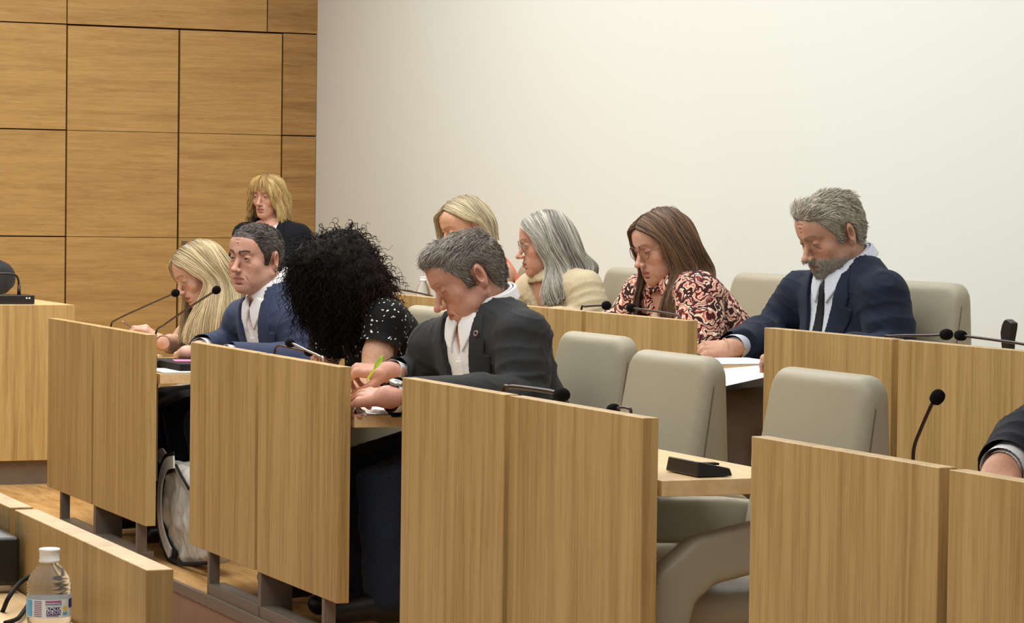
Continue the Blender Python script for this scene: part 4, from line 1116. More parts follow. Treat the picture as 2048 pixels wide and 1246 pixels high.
gs = [hang(p, [(-.005, .085, .100), (-.050, .080, .080), (-.080, .052, .035), (-.092, .030, -.03)], [T_(375, 640, .06), T_(366, 685, .08)]),
      hang(p, [(-.005, .070, .114), (-.058, .062, .092), (-.088, .034, .035), (-.098, .018, -.04)], [T_(395, 650, .10), T_(388, 700, .10)]),
      hang(p, [(-.005, .040, .130), (-.062, .030, .100), (-.094, .010, .03), (-.103, .0, -.05)], [T_(422, 650, .13), T_(414, 706, .13)]),
      hang(p, [(-.003, .0, .136), (-.062, -.01, .102), (-.096, -.025, .03), (-.104, -.035, -.06)], [T_(446, 636, .16), T_(436, 690, .15)]),
      hang(p, [(0, -.05, .130), (-.056, -.055, .10), (-.088, -.06, .02), (-.09, -.07, -.07)], [T_(470, 612, .12), T_(468, 650, .14)]),
      hang(p, [(0, -.09, .105), (-.03, -.105, .07), (-.05, -.12, .0), (-.05, -.14, -.08)], [T_(486, 604, .02), T_(498, 640, .0)]),
      hang(p, [(.01, -.09, .105), (.03, -.108, .07), (.04, -.122, .0), (.03, -.14, -.09)], [T_(488, 612, -.08), T_(490, 650, -.08)]),
      hang(p, [(.01, -.04, .130), (.065, -.04, .095), (.09, -.04, .01), (.09, -.04, -.08)], [T_(440, 630, -.18), T_(440, 690, -.18)]),
      hang(p, [(.005, .04, .128), (.060, .05, .095), (.088, .05, .03), (.09, .04, -.06)], [T_(380, 640, -.16), T_(378, 690, -.16)]),
      hang(p, [(.005, .085, .098), (.045, .095, .075), (.074, .088, .03), (.084, .078, -.04)], [T_(362, 640, -.10), T_(356, 690, -.10)])]
long_hair(gs, D_, p.base, (226, 208, 168), (158, 136, 98), n=2200, seed=2, thick=.018, wave=.004, wf=2.2, rad=.0012, roots=(120, 98, 68))
# ---------------------------------------------------------------- bearded man in navy suit
u0 = -7.5
p = pose('h', A(1664, 470, u=u0), 62, 25, 2, 1.08, neck=A(1704, 558, u=u0), shL=A(1768, 592, u=u0+.2), shR=A(1604, 590, u=u0-.2), elL=A(1790, 712, u=u0+.27), elR=A(1548, 668, u=u0-.27),
         wrL=A(1555, 712, z=.89), wrR=A(1462, 697, z=.885), hip=W(u0, 1.171+.80, .72), g=1.12, armr=1.12, belly=.04, neckr=.064, floor=PF2)
N_ = person('bearded grey haired man in navy suit and black tie writing on white paper', p.base)
hR = dict(wr=p.wrR, fdir=A(1412, 697, z=.885)-p.wrR, dorsal=(-.1, -.55, .8), thumb=-1, s=1.04, curl=((35, 55, 35), (50, 62, 35), (56, 64, 35), (60, 62, 35)), tpose=[(.020, .018, -.008), (.040, .050, -.026), (.034, .078, -.036), (.022, .098, -.040)])
hL = dict(wr=p.wrL, fdir=A(1512, 706, z=.875)-p.wrL, dorsal=(-.1, -.4, .85), thumb=1, s=1.04, curl=((25, 40, 25), (30, 45, 25), (34, 45, 25), (36, 45, 25)))
body(p, N_, (188, 144, 122), dict(hairc=(150, 142, 132), brow=(110, 96, 86), openy=.1, lip=(140, 92, 82), red=.5, fat=.25, jaw=1.02, nose=1.1, scalp=SHORT_POLY, browth=1.2, beard=((158, 152, 144), .9), age=1.), hands=[hR, hL])
M_navy = fabric('navy_wool', (24, 32, 50), (34, 42, 62)); M_shirt2 = fabric('pale_blue_cotton', (196, 202, 214), (206, 212, 222), sheen=.05, var=.02); M_tie = fabric('black_silk', (14, 15, 22), (22, 23, 32), rough=.5)
j, sh = suit(p, N_, M_navy, M_shirt2, fold=.005, seed=11, sleeves=(-.02, -.02), vbottom=-.42, openshirt=False, vee=[(-.015, -.42), (.015, -.42), (.070, -.12), (.086, .02), (.07, .12), (-.07, .12), (-.086, .02), (-.070, -.12)], collar_kw=dict(open_=.25))
shell('tie', p, [[(-.018, .0), (.018, .0), (.013, -.03), (.034, -.30), (0, -.46), (-.034, -.30), (-.013, -.03)]], .007, .006, M_tie, N_, h=.0035)
short_hair(p.hc, p.HR, p.hs, N_, p.base, (176, 168, 154), thick=.005, top=.007, comb=lambda q: np.stack([q[:, 0]*4, np.where(q[:, 2] > .08, -.4, -.6), np.where(q[:, 2] > .08, .05, -.6)], 1), length=.026, seed=14, front_lift=.016, var=.5)
M_trs = fabric('taupe_trousers', (112, 102, 92), (126, 116, 104))
p.knL = A(1452, 838, u=-7.36); p.knR = A(1400, 820, u=-7.68); p.anL = W(p.knL@U, p.knL@N-OFF+.03, PF2+.09); p.anR = W(p.knR@U, p.knR@N-OFF+.03, PF2+.09)
trousers(p, N_, M_trs, h=.011)
# ---------------------------------------------------------------- woman in patterned blouse
u0 = -8.22
p = pose('h', A(1326, 496, u=u0), 60, 17, 0, 1.0, neck=A(1350, 572, u=u0), shL=A(1398, 590, u=u0+.175), shR=A(1290, 590, u=u0-.175), elL=A(1404, 690, u=u0+.24), elR=A(1252, 660, u=u0-.26),
         wrL=W(-8.12, 1.42, .885), wrR=W(-8.42, 1.42, .885), hip=W(u0, 1.171+.80, .72), g=1.06, armr=1.1, bust=1.1, belly=.03, neckr=.054, floor=PF2)
P_ = person('woman with long brown hair, glasses and a red patterned blouse', p.base)
trousers(p, P_, M_bt, h=.014)
hL = dict(wr=p.wrL, fdir=-N*.4+U*(-.9), dorsal=(0, 0, 1), thumb=1, s=.95); hR = dict(wr=p.wrR, fdir=-N*.4+U*(.9), dorsal=(0, 0, 1), thumb=-1, s=.95)
body(p, P_, (198, 154, 134), dict(hairc=(70, 50, 38), fem=1, openy=.2, lip=(156, 92, 84), brow=(96, 76, 60), red=.5, fat=.3), hands=[hL, hR])
def patterned(name):
    m, nt, b = newmat(name, .75, .2); mp = coords(nt, (1, 1, 1), rnd=False)
    n = nd(nt, 'ShaderNodeTexNoise'); n.inputs['Scale'].default_value = 16; n.inputs['Detail'].default_value = 2; nt.links.new(mp.outputs[0], n.inputs[0])
    mx = nd(nt, 'ShaderNodeMix', data_type='VECTOR'); mx.inputs[0].default_value = .10; nt.links.new(mp.outputs[0], mx.inputs[4]); nt.links.new(n.outputs[1], mx.inputs[5])
    w = nd(nt, 'ShaderNodeTexWave', wave_type='RINGS'); w.inputs['Scale'].default_value = 7; w.inputs['Distortion'].default_value = 9; w.inputs['Detail'].default_value = 1.5; w.inputs['Detail Scale'].default_value = 2.4; nt.links.new(mx.outputs[1], w.inputs[0])
    r = ramp(nt, w.outputs[1], [(0, L4((56, 28, 30))), (.04, L4((60, 30, 32))), (.08, L4((236, 218, 194))), (.26, L4((232, 206, 182))), (.33, L4((190, 84, 76))), (.46, L4((204, 112, 98))), (.56, L4((226, 172, 152))), (.72, L4((234, 212, 188))), (.86, L4((168, 62, 62))), (.95, L4((74, 36, 38)))])
    r.color_ramp.interpolation = 'CONSTANT'
    v = nd(nt, 'ShaderNodeTexVoronoi', feature='DISTANCE_TO_EDGE'); v.inputs['Scale'].default_value = 17; nt.links.new(mx.outputs[1], v.inputs[0])
    r2 = ramp(nt, v.outputs[0], [(0, (0, 0, 0, 1)), (.035, (0, 0, 0, 1)), (.05, (1, 1, 1, 1))]); m2 = nd(nt, 'ShaderNodeMix', data_type='RGBA'); nt.links.new(r2.outputs[0], m2.inputs[0]); m2.inputs[6].default_value = L4((62, 30, 32)); nt.links.new(r.outputs[0], m2.inputs[7])
    nt.links.new(m2.outputs[2], b.inputs[0]); return m
M_pat = patterned('patterned_blouse_cloth')
garment('blouse', p, M_pat, P_, e=.016, h=.0065, amp=.005, seed=15, cutfn=sleeve_cut(p, -.05, -.05), slv=.008, post=vneck_post([(0, -.15), (.05, .04), (-.05, .04)], p, .01, .06))
glasses(p, P_, (120, 78, 66), r=.023)
gs = [hang(p, [(-.002, .088, .098), (-.045, .082, .082), (-.078, .062, .045), (-.090, .050, -.01), (-.094, .050, -.07)], [T_(1322, 600, .10), T_(1318, 648, .12)]),
      hang(p, [(-.002, .070, .115), (-.052, .066, .094), (-.084, .045, .045), (-.096, .030, -.02), (-.100, .030, -.08)], [T_(1345, 600, .13), T_(1338, 640, .14)]),
      hang(p, [(-.002, .03, .131), (-.058, .03, .10), (-.090, .018, .04), (-.100, .006, -.03), (-.104, .0, -.09)], [T_(1368, 592, .15), T_(1362, 620, .16)]),
      hang(p, [(0, -.02, .135), (-.058, -.02, .104), (-.092, -.03, .04), (-.10, -.04, -.03), (-.104, -.055, -.09)], [T_(1400, 575, .16), T_(1408, 610, .19)]),
      hang(p, [(0, -.07, .122), (-.05, -.075, .09), (-.08, -.085, .02), (-.085, -.10, -.05), (-.08, -.12, -.11)], [T_(1428, 580, .08), T_(1440, 622, .10)]),
      hang(p, [(0, -.10, .09), (-.02, -.112, .06), (-.035, -.122, .0), (-.035, -.135, -.06), (-.03, -.15, -.12)], [T_(1428, 590, .0), T_(1436, 640, .0)]),
      hang(p, [(.01, -.09, .10), (.04, -.10, .07), (.06, -.10, .0), (.06, -.11, -.06), (.06, -.13, -.12)], [T_(1400, 600, -.1), T_(1400, 640, -.1)]),
      hang(p, [(.005, -.02, .135), (.062, -.02, .10), (.092, -.02, .03), (.098, -.03, -.04), (.10, -.03, -.10)], [T_(1330, 590, -.17), T_(1325, 640, -.17)]),
      hang(p, [(.003, .05, .125), (.055, .055, .095), (.086, .04, .04), (.094, .035, -.02), (.096, .035, -.09)], [T_(1290, 590, -.14), T_(1280, 650, -.14)]),
      hang(p, [(.002, .088, .098), (.042, .088, .084), (.072, .072, .05), (.086, .062, .0), (.09, .058, -.07)], [T_(1272, 590, -.08), T_(1262, 655, -.08)])]
long_hair(gs, P_, p.base, (122, 92, 66), (58, 42, 34), n=2200, seed=22, thick=.016, wave=.005, wf=2.4, rad=.0013, tipvar=.25)
# ---------------------------------------------------------------- grey haired woman in beige shirt
u0 = -9.39
p = pose('h', A(1092, 492, u=u0), 78, 8, 0, .98, neck=A(1112, 560, u=u0), shL=A(1168, 578, u=u0+.165), shR=A(1066, 580, u=u0-.165), elL=A(1190, 648, u=u0+.22), elR=A(1030, 640, u=u0-.26),
         wrL=W(-9.3, 1.45, .885), wrR=W(-9.6, 1.45, .885), hip=W(u0, 1.171+.78, .72), g=1., armr=1.05, bust=1., neckr=.050, floor=PF2)
S_ = person('woman with long grey hair and round glasses in a beige linen shirt, seen in profile', p.base)
trousers(p, S_, M_bt, h=.014)
hL = dict(wr=p.wrL, fdir=-N*.4+U*(-.9), dorsal=(0, 0, 1), thumb=1, s=.92); hR = dict(wr=p.wrR, fdir=-N*.4+U*(.9), dorsal=(0, 0, 1), thumb=-1, s=.92)
body(p, S_, (190, 144, 124), dict(hairc=(130, 126, 118), fem=1, openy=.3, lip=(150, 92, 86), brow=(96, 84, 74), red=.4, fat=.2), hands=[hL, hR])
M_linen = fabric('beige_linen', (186, 172, 142), (206, 194, 166), scale=320, bs=.5)
garment('shirt', p, M_linen, S_, e=.013, h=.0065, amp=.006, seed=25, cutfn=sleeve_cut(p, -.12, -.12), slv=.004, post=vneck_post([(0, -.14), (.06, .04), (-.06, .04)], p, .01, .082))
glasses(p, S_, (150, 140, 130), r=.024)
gs = [hang(p, [(-.002, .086, .100), (-.045, .090, .082), (-.076, .070, .045), (-.088, .050, .0), (-.092, .030, -.07)], [T_(1082, 580, .10), T_(1086, 610, .12)]),
      hang(p, [(-.002, .070, .115), (-.052, .066, .096), (-.084, .045, .05), (-.096, .028, -.01), (-.100, .010, -.08)], [T_(1100, 582, .13), T_(1104, 612, .14)]),
      hang(p, [(-.002, .03, .133), (-.058, .03, .104), (-.092, .018, .045), (-.102, .0, -.02), (-.104, -.02, -.09)], [T_(1128, 572, .15), T_(1130, 600, .16)]),
      hang(p, [(0, -.02, .138), (-.058, -.02, .108), (-.094, -.03, .045), (-.104, -.045, -.02), (-.106, -.07, -.08)], [T_(1160, 556, .16), T_(1172, 570, .19)]),
      hang(p, [(0, -.07, .125), (-.05, -.075, .09), (-.082, -.09, .02), (-.09, -.115, -.04), (-.088, -.15, -.085)], [T_(1182, 554, .12), T_(1196, 572, .14)]),
      hang(p, [(0, -.10, .09), (-.02, -.112, .06), (-.035, -.128, .0), (-.035, -.145, -.05), (-.03, -.18, -.10)], [T_(1186, 566, .0), T_(1196, 590, .0)]),
      hang(p, [(.01, -.09, .10), (.04, -.10, .07), (.06, -.10, .0), (.06, -.11, -.06), (.06, -.14, -.12)], [T_(1150, 580, -.1), T_(1150, 610, -.1)]),
      hang(p, [(.005, -.02, .135), (.062, -.02, .10), (.092, -.02, .03), (.098, -.03, -.04), (.10, -.03, -.10)], [T_(1090, 580, -.15), T_(1090, 610, -.15)]),
      hang(p, [(.002, .07, .112), (.05, .075, .085), (.082, .05, .04), (.090, .02, -.02), (.094, .0, -.09)], [T_(1066, 580, -.12), T_(1062, 610, -.12)])]
long_hair(gs, S_, p.base, (186, 182, 170), (96, 92, 88), n=2000, seed=32, thick=.016, wave=.006, wf=2.2, rad=.0013, tipvar=.2, var=.5)
# ---------------------------------------------------------------- woman with short blond bob
u0 = -10.1
p = pose('h', A(930, 457, u=u0), 62, 20, 0, .95, neck=A(962, 520, u=u0), shL=A(1002, 548, u=u0+.16), shR=A(914, 552, u=u0-.16), elL=A(1000, 630, u=u0+.2), elR=A(880, 640, u=u0-.24),
         wrL=W(-10.05, 1.45, .885), wrR=W(-10.3, 1.45, .885), hip=W(u0, 1.171+.78, .72), g=.92, armr=.92, bust=.8, neckr=.046, floor=PF2)
O_ = person('woman with short blond bob and coral strap, face half hidden behind the man in charcoal', p.base)
trousers(p, O_, M_bt, h=.014)
hL = dict(wr=p.wrL, fdir=-N*.4+U*(-.9), dorsal=(0, 0, 1), thumb=1, s=.9); hR = dict(wr=p.wrR, fdir=-N*.4+U*(.9), dorsal=(0, 0, 1), thumb=-1, s=.9)
body(p, O_, (200, 154, 126), dict(hairc=(140, 124, 96), fem=1, openy=.15, lip=(160, 96, 88), brow=(110, 86, 66)), hands=[hL, hR])
M_coral = fabric('coral_jersey', (226, 126, 104), (236, 146, 122))
garment('tank_top', p, M_coral, O_, e=.004, h=.006, arms=False, amp=.002, seed=9, post=vneck_post([(-.30, -.14), (-.105, -.12), (-.082, .1), (-.058, .1), (-.06, -.09), (.06, -.09), (.058, .1), (.082, .1), (.105, -.12), (.30, -.14), (.3, .2), (-.3, .2)], p, .004, .05))
gs = [hang(p, [(-.002, .072, .112), (-.050, .060, .092), (-.080, .032, .055), (-.092, .0, .038), (-.090, -.03, .015)], []),
      hang(p, [(-.002, .055, .124), (-.056, .045, .10), (-.086, .018, .06), (-.096, -.018, .03), (-.092, -.04, -.02)], []),
      hang(p, [(-.002, .03, .133), (-.058, .02, .106), (-.090, -.01, .06), (-.098, -.036, .02), (-.094, -.05, -.06)], []),
      hang(p, [(0, -.02, .138), (-.058, -.025, .108), (-.092, -.04, .045), (-.098, -.05, -.02), (-.090, -.05, -.085)], []),
      hang(p, [(0, -.07, .125), (-.05, -.08, .09), (-.078, -.10, .02), (-.08, -.105, -.03), (-.074, -.095, -.088)], []),
      hang(p, [(0, -.10, .09), (-.02, -.12, .06), (-.03, -.132, .0), (-.03, -.125, -.05), (-.03, -.105, -.088)], []),
      hang(p, [(.01, -.09, .10), (.05, -.10, .07), (.07, -.11, .0), (.07, -.105, -.05), (.06, -.09, -.088)], []),
      hang(p, [(.005, -.02, .135), (.062, -.02, .10), (.092, -.02, .03), (.098, -.03, -.03), (.09, -.03, -.085)], []),
      hang(p, [(.002, .04, .128), (.055, .045, .10), (.088, .035, .04), (.094, .035, -.02), (.088, .04, -.07)], []),
      hang(p, [(.002, .082, .104), (.045, .100, .080), (.074, .095, .03), (.080, .096, -.02), (.076, .094, -.06)], [])]
long_hair(np.array(gs), O_, p.base, (222, 208, 174), (140, 126, 100), n=1800, seed=42, thick=.014, wave=.003, wf=1.5, rad=.0011, tipvar=.08, roots=(130, 114, 88))
# ---------------------------------------------------------------- standing woman in black blazer
ph = math.radians(22); lfv = np.array((math.cos(ph), -math.sin(ph), 0)); c0 = A(544, 452, u=-13.6)
p = pose('h', A(536, 396, u=-13.6), 24, 4, 0, .93, neck=c0, shL=c0+lfv*.155-Z*.052, shR=c0-lfv*.155-Z*.052, elL=c0+lfv*.21-Z*.31, elR=c0-lfv*.21-Z*.31,
         wrL=c0+lfv*.17-Z*.50+np.array((0, -.12, 0)), wrR=c0-lfv*.17-Z*.50+np.array((0, -.12, 0)), hip=c0-Z*.47, g=.95, armr=1., bust=.9, neckr=.046, floor=PL)
p.base = np.array((c0[0], c0[1], PL)); p.knL = p.hip+lfv*.09-Z*.42; p.knR = p.hip-lfv*.09-Z*.42; p.anL = np.array((*(p.knL[:2]), PL+.09)); p.anR = np.array((*(p.knR[:2]), PL+.09))
K_ = person('blond woman in black blazer over a white top standing by the panelled wall', p.base)
hL = dict(wr=p.wrL, fdir=(0, -.3, -1), dorsal=lfv, thumb=-1, s=.9); hR = dict(wr=p.wrR, fdir=(0, -.3, -1), dorsal=-lfv, thumb=1, s=.9)
body(p, K_, (206, 160, 140), dict(hairc=(150, 124, 80), fem=1, openy=.4, lip=(160, 88, 84), brow=(110, 84, 60), nose=1.2, gaze=(.0, 0)), hands=[hL, hR], h=.007)
M_blk = fabric('black_crepe', (20, 22, 30), (30, 32, 42))
suit(p, K_, M_blk, M_white, fold=.003, seed=17, sleeves=(-.01, -.01), vbottom=-.40, e=.012, hole=.075, shirt_hole=.085, vee=[(-.015, -.40), (.015, -.40), (.060, -.16), (.085, .02), (.07, .12), (-.07, .12), (-.085, .02), (-.060, -.16)], leaf=False, lapw=.05)
p.g = .85; trousers(p, K_, M_blk, h=.012, waist=.08); p.g = .95
gs = [hang(p, [(-.0, .070, .118), (-.035, .098, .092), (-.064, .098, .045), (-.074, .084, .0), (-.086, .070, -.06), (-.104, .060, -.12)], []),
      hang(p, [(-.002, .050, .125), (-.058, .070, .094), (-.086, .055, .035), (-.094, .040, -.03), (-.106, .030, -.09), (-.124, .03, -.15)], []),
      hang(p, [(-.002, .01, .137), (-.064, .02, .104), (-.098, .0, .035), (-.108, -.01, -.03), (-.118, -.01, -.10), (-.130, .0, -.165)], []),
      hang(p, [(0, -.05, .13), (-.058, -.05, .10), (-.094, -.06, .03), (-.10, -.07, -.03), (-.104, -.07, -.10), (-.10, -.06, -.17)], []),
      hang(p, [(0, -.10, .09), (-.02, -.12, .06), (-.03, -.132, .0), (-.03, -.125, -.05), (-.03, -.115, -.10), (-.03, -.11, -.16)], []),
      hang(p, [(0, -.05, .13), (.058, -.05, .10), (.094, -.06, .03), (.10, -.07, -.03), (.104, -.07, -.10), (.10, -.06, -.16)], []),
      hang(p, [(.002, .01, .137), (.064, .02, .104), (.096, .0, .035), (.104, -.01, -.03), (.112, -.01, -.09), (.130, .0, -.145)], []),
      hang(p, [(.002, .050, .125), (.058, .070, .094), (.086, .055, .035), (.092, .045, -.03), (.100, .040, -.08), (.120, .04, -.13)], []),
      hang(p, [(.0, .070, .118), (.035, .098, .092), (.062, .098, .045), (.072, .086, .0), (.082, .075, -.05), (.10, .07, -.10)], [])]
o = long_hair(np.array(gs), K_, p.base, (226, 198, 138), (150, 118, 72), n=1700, seed=52, thick=.020, wave=.010, wf=2.2, rad=.0013, tipvar=.15, roots=(120, 90, 56))
fr = [hang(p, [(x*.3, .055, .126), (x*.8, .095, .108), (x, .108, .075), (x*1.05, .110, .045-.012*abs(x)/.05)], []) for x in (-.062, -.045, -.025, -.005, .015, .035, .055)]
long_hair(np.array(fr), K_, p.base, (220, 188, 126), (160, 128, 80), n=120, seed=53, thick=.006, wave=.002, wf=1.2, rad=.0012, tipvar=.35, sheet=.001, under=False).name = 'fringe'
# ---------------------------------------------------------------- people cut by the frame edges
p = pose('h', W(-12.35, -.16, 1.45), 40, 10, 0, 1., neck=W(-12.35, -.11, 1.30), shL=W(-12.15, -.10, 1.22), shR=W(-12.5, -.12, 1.22), elL=A(-4, 556, u=-12.05), elR=W(-12.7, -.05, 1.0),
         wrL=W(-11.88, -.10, .915), wrR=W(-12.3, -.5, .915), hip=W(-12.42, -.05, .62), g=1.05, armr=1.1)
L_ = person('person in dark grey jacket cut by the left edge, elbow near the desk microphone', p.base)
trousers(p, L_, M_dt, h=.014)
body(p, L_, SKIN_M, dict(hairc=(50, 44, 40), openy=.5, scalp=SHORT_POLY), hands=[dict(wr=p.wrL, fdir=-N, dorsal=(0, 0, 1), thumb=1)], h=.008)
garment('jacket', p, M_char, L_, e=.02, h=.008, amp=.006, seed=33, cutfn=sleeve_cut(p, 0, 0), slv=.006, post=vneck_post([(-.01, -.4), (.01, -.4), (.07, .1), (-.07, .1)], p, .01, .066))
short_hair(p.hc, p.HR, p.hs, L_, p.base, (80, 72, 66), thick=.004, top=.005, n=1500)
u0 = -3.55
p = pose('h', W(u0, .55, 1.22), 66, 20, 0, 1., neck=W(u0, .62, 1.06), shL=W(u0+.2, .62, 1.0), shR=W(u0-.2, .62, 1.0), elL=W(u0+.3, .45, .80), elR=A(2085, 880, d=.42),
         wrL=W(u0-.1, .2, .79), wrR=A(2004, 940, d=.26), hip=W(u0, .78, .56), g=1.05, armr=1.15)
R_ = person('person in dark suit cut by the right edge, hand resting on the nearest bench', p.base)
trousers(p, R_, M_dt, h=.014)
body(p, R_, SKIN_M, dict(hairc=(50, 44, 40), openy=.5, scalp=SHORT_POLY), hands=[dict(wr=p.wrR, fdir=A(1985, 985, d=.2)-p.wrR, dorsal=(-.3, -.8, .4), thumb=-1, s=1.05), dict(wr=p.wrL, fdir=-N, dorsal=(0, 0, 1), thumb=1)], h=.008)
M_dk = fabric('dark_navy_cloth', (24, 26, 34), (34, 36, 46))
suit(p, R_, M_dk, M_white, fold=.005, seed=41, sleeves=(-.01, -.01))
short_hair(p.hc, p.HR, p.hs, R_, p.base, (80, 72, 66), thick=.004, top=.005, n=1500)
# ================================================================ small things
from bpy_extras.object_utils import world_to_camera_view
def surf(o, x, y):
    """the point of a mesh that shows at a photo position, with its normal"""
    me = o.data; n = len(me.vertices); V = np.zeros(n*3); me.vertices.foreach_get('co', V); V = V.reshape(-1, 3)+np.array(parent_world(o))
    me.update(); nn = np.zeros(n*3); me.vertices.foreach_get('normal', nn); nn = nn.reshape(-1, 3)
    q = V-E0; zz = q@CF; px = 1024+FPX*(q@CR)/zz; py = 623-FPX*(q@CU)/zz
    d = np.hypot(px-x, py-y)+(zz-zz.min())*3+(((nn*q).sum(1)) > 0)*50; i = np.argmin(d); return V[i], nn[i]
def chain(pts, n=18): return list(catmull(np.array(pts), n))
def mic(label, neck, head, L=.040, r=.0135, base=None, floorz=.743, group=None, nr=.0036, silver=False, b_u=None, b_d=.2):
    """neck: room points from the base up; head: (centre, direction)"""
    hc_, hd = np.asarray(head[0]), nrm(head[1])
    bc = base if base is not None else np.array((neck[0][0], neck[0][1], floorz))
    root = empty('gooseneck_microphone', bc, label, 'microphone', group)
    B = MB(); lw, dp, ht = .15, .085, .022
    uu, dd = bc@U, bc@N-OFF
    V = [W(uu+a*lw/2, dd+b*dp/2, floorz+c) for a, b, c in ((-1, -1, .002), (1, -1, .002), (1, 1, .002), (-1, 1, .002), (-.94, -.9, .034), (.94, -.9, .034), (.94, .9, .018), (-.94, .9, .018))]
    B.add(V, [(3, 2, 1, 0), (4, 5, 6, 7), (0, 1, 5, 4), (1, 2, 6, 5), (2, 3, 7, 6), (3, 0, 4, 7)]); bo = B.build('base_unit', M_black, root, base=bc, bevel=.003)
    MB().box((uu+.03, dd-.01, floorz+.024), (uu+.055, dd+.02, floorz+.0285), fn=W).build('button', M_blackm, bo, base=bc)
    lo = np.array((neck[0][0], neck[0][1], floorz+.025)) if neck[0][2] > floorz+.03 else neck[0]
    path = chain([lo+(neck[0]-lo)*.0]+list(neck)+[hc_-hd*L*.45], 40)
    MB().tube(path, nr, 10).build('gooseneck', M_silver if silver else M_neck, root, base=bc, smooth=True)
    MB().tube([path[0], path[0]+(path[3]-path[0])*.9], [.0065, .005], 12).build('gooseneck_socket', M_black, root, base=bc, smooth=True)
    prof = [(.0045, -.5), (.009, -.47), (.0128, -.32), (.0142, -.08), (.0142, .12), (.012, .33), (.0075, .46), (.002, .5)]
    MB().lathe([(a/.0142*r, h*L) for a, h in prof], hc_, 24, hd).build('foam_windscreen', M_foam, root, base=bc, smooth=True)
    return root
def P3(pts, **k): return [A(x, y, **k) for x, y in pts]
def mk(label, pts, hx, hy, d=None, z0=.743, tip=None, **kw):
    n_ = P3(pts, d=d); h_ = A(hx, hy, d=d); dirn = (A(tip[0], tip[1], d=d)-A(pts[-1][0], pts[-1][1], d=d)) if tip else h_-n_[-1]
    return mic(label, n_, (h_, dirn), floorz=z0, **kw)
mk('gooseneck microphone bending right over the farthest bench, black foam tip before the blond woman', [(222, 652), (236, 638), (290, 613), (335, 593)], 351, 586, d=.14)
mk('gooseneck microphone with its tip before the cheek of the blue jacket man', [(312, 666), (328, 650), (380, 614), (422, 587)], 433, 580, d=.14)
mk('low microphone with a dark bent neck before the blue jacket', [(549, 708), (557, 692), (580, 696), (606, 701)], 618, 704, d=.16)
mk('microphone with a bright straight neck leaning left from the curly woman', [(646, 722), (640, 713), (612, 700), (590, 689)], 580, 686, d=.10, silver=True)
mk('black microphone lying low before the man in charcoal jacket', [(1008, 780), (1018, 774), (1034, 774), (1095, 782)], 1124, 789, d=.16, L=.052, r=.0165, nr=.0055)
mk('black microphone unit on the worktop end below the empty chairs', [(1262, 826), (1256, 817), (1244, 815)], 1226, 819, d=.19, base=W(-5.175, .19, .743))
m7 = mk('upright microphone with round black foam tip on the nearest bench', [(1826, 922), (1829, 892), (1840, 862), (1862, 812)], 1875, 794, d=.22, L=.030, r=.0132)
Z2 = .854
mk('back row microphone with foam tip at the curly woman, beside the small water bottle', [(868, 598), (850, 589), (815, 582)], 790, 578, d=1.171+.14, z0=Z2)
mk('back row microphone pointing right with its tip at the patterned sleeve', [(1163, 618), (1172, 613), (1200, 611)], 1213, 611, d=1.171+.13, z0=Z2, r=.015, L=.034)
mk('back row microphone lying before the patterned blouse, tip to the left', [(1362, 640), (1342, 628), (1284, 619)], 1262, 616, d=1.171+.13, z0=Z2, r=.015, L=.036)
mk('back row microphone pointing right, its tip touching the next one', [(1770, 680), (1786, 672), (1860, 671)], 1893, 669, d=1.171+.12, z0=Z2, r=.0145, L=.040)
mk('back row microphone at the right edge, tip pointing left, neck running out of view', [(2080, 700), (2050, 689), (1990, 680), (1945, 674)], 1921, 671, d=1.171+.10, z0=Z2, r=.0135, L=.040)
# presidium unit
un = empty('microphone_unit', A(40, 609, u=-11.7), 'flat black microphone unit with two white lights on the tall left desk', 'microphone')
q0 = at(75, 609, z=.876); uu, dd = q0[0]-.14, q0[1]
MB().box((uu-.05, dd-.30, .876), (uu+.09, dd, .915), fn=W).build('base_unit', M_black, un, base=W(uu, dd, .876), bevel=.004)
for k in (.02, .032): MB().box((uu+.089, dd-k-.007, .899), (uu+.0915, dd-k, .905), fn=W).build('signal_light', plain('signal_white', (240, 240, 240), .3), un, base=W(uu+.09, dd-k, .9))
q1 = at(38, 592, u=uu+.05)
MB().tube(chain([A(38, 594, u=uu+.05), A(38, 575, u=uu+.05), A(36, 558, u=uu+.05), A(28, 549, u=uu+.05), A(2, 547, u=uu+.05), A(-18, 548, u=uu+.05)], 30), .0048, 10).build('gooseneck', M_neck, un, base=W(uu, dd, .9), smooth=True)
MB().tube([A(38, 594, u=uu+.05), A(38, 570, u=uu+.05)], [.009, .007], 12).build('gooseneck_socket', M_black, un, base=W(uu, dd, .9), smooth=True)

# papers, pens, small items
def sheet(name, label, cat, pts, mat, t=.0012, group=None, crv=0.):
    V = [np.asarray(q, float) for q in pts]; n = len(V)
    m = MB().add(V+[q-Z*t for q in V], [tuple(range(n)), tuple(range(2*n-1, n-1, -1))]+[(i, i+n, (i+1) % n+n, (i+1) % n) for i in range(n)])
    o = m.build(name, mat, base=V[0]); tag(o, label, cat, group); return o
zt = .7445
def RW(u, d, z): return W(u, d, z)
sheet('paper_sheet', 'white sheets on the worktop of the blond woman, beside the black folder', 'paper', [RW(-9.06, .06, zt+.004), RW(-8.83, .06, zt+.004), RW(-8.83, .26, zt+.004), RW(-9.06, .26, zt+.004)], M_paper, .004)
fo = MB().box((-9.25, .13, zt+.005), (-8.87, .34, zt+.028), fn=W).build('folder', M_blackm, base=W(-9.05, .2, zt), bevel=.002); tag(fo, 'black folder lying on the white sheets of the farthest bench', 'folder')
M_pink = plain('pink_paper', (232, 120, 168), .6, .3)
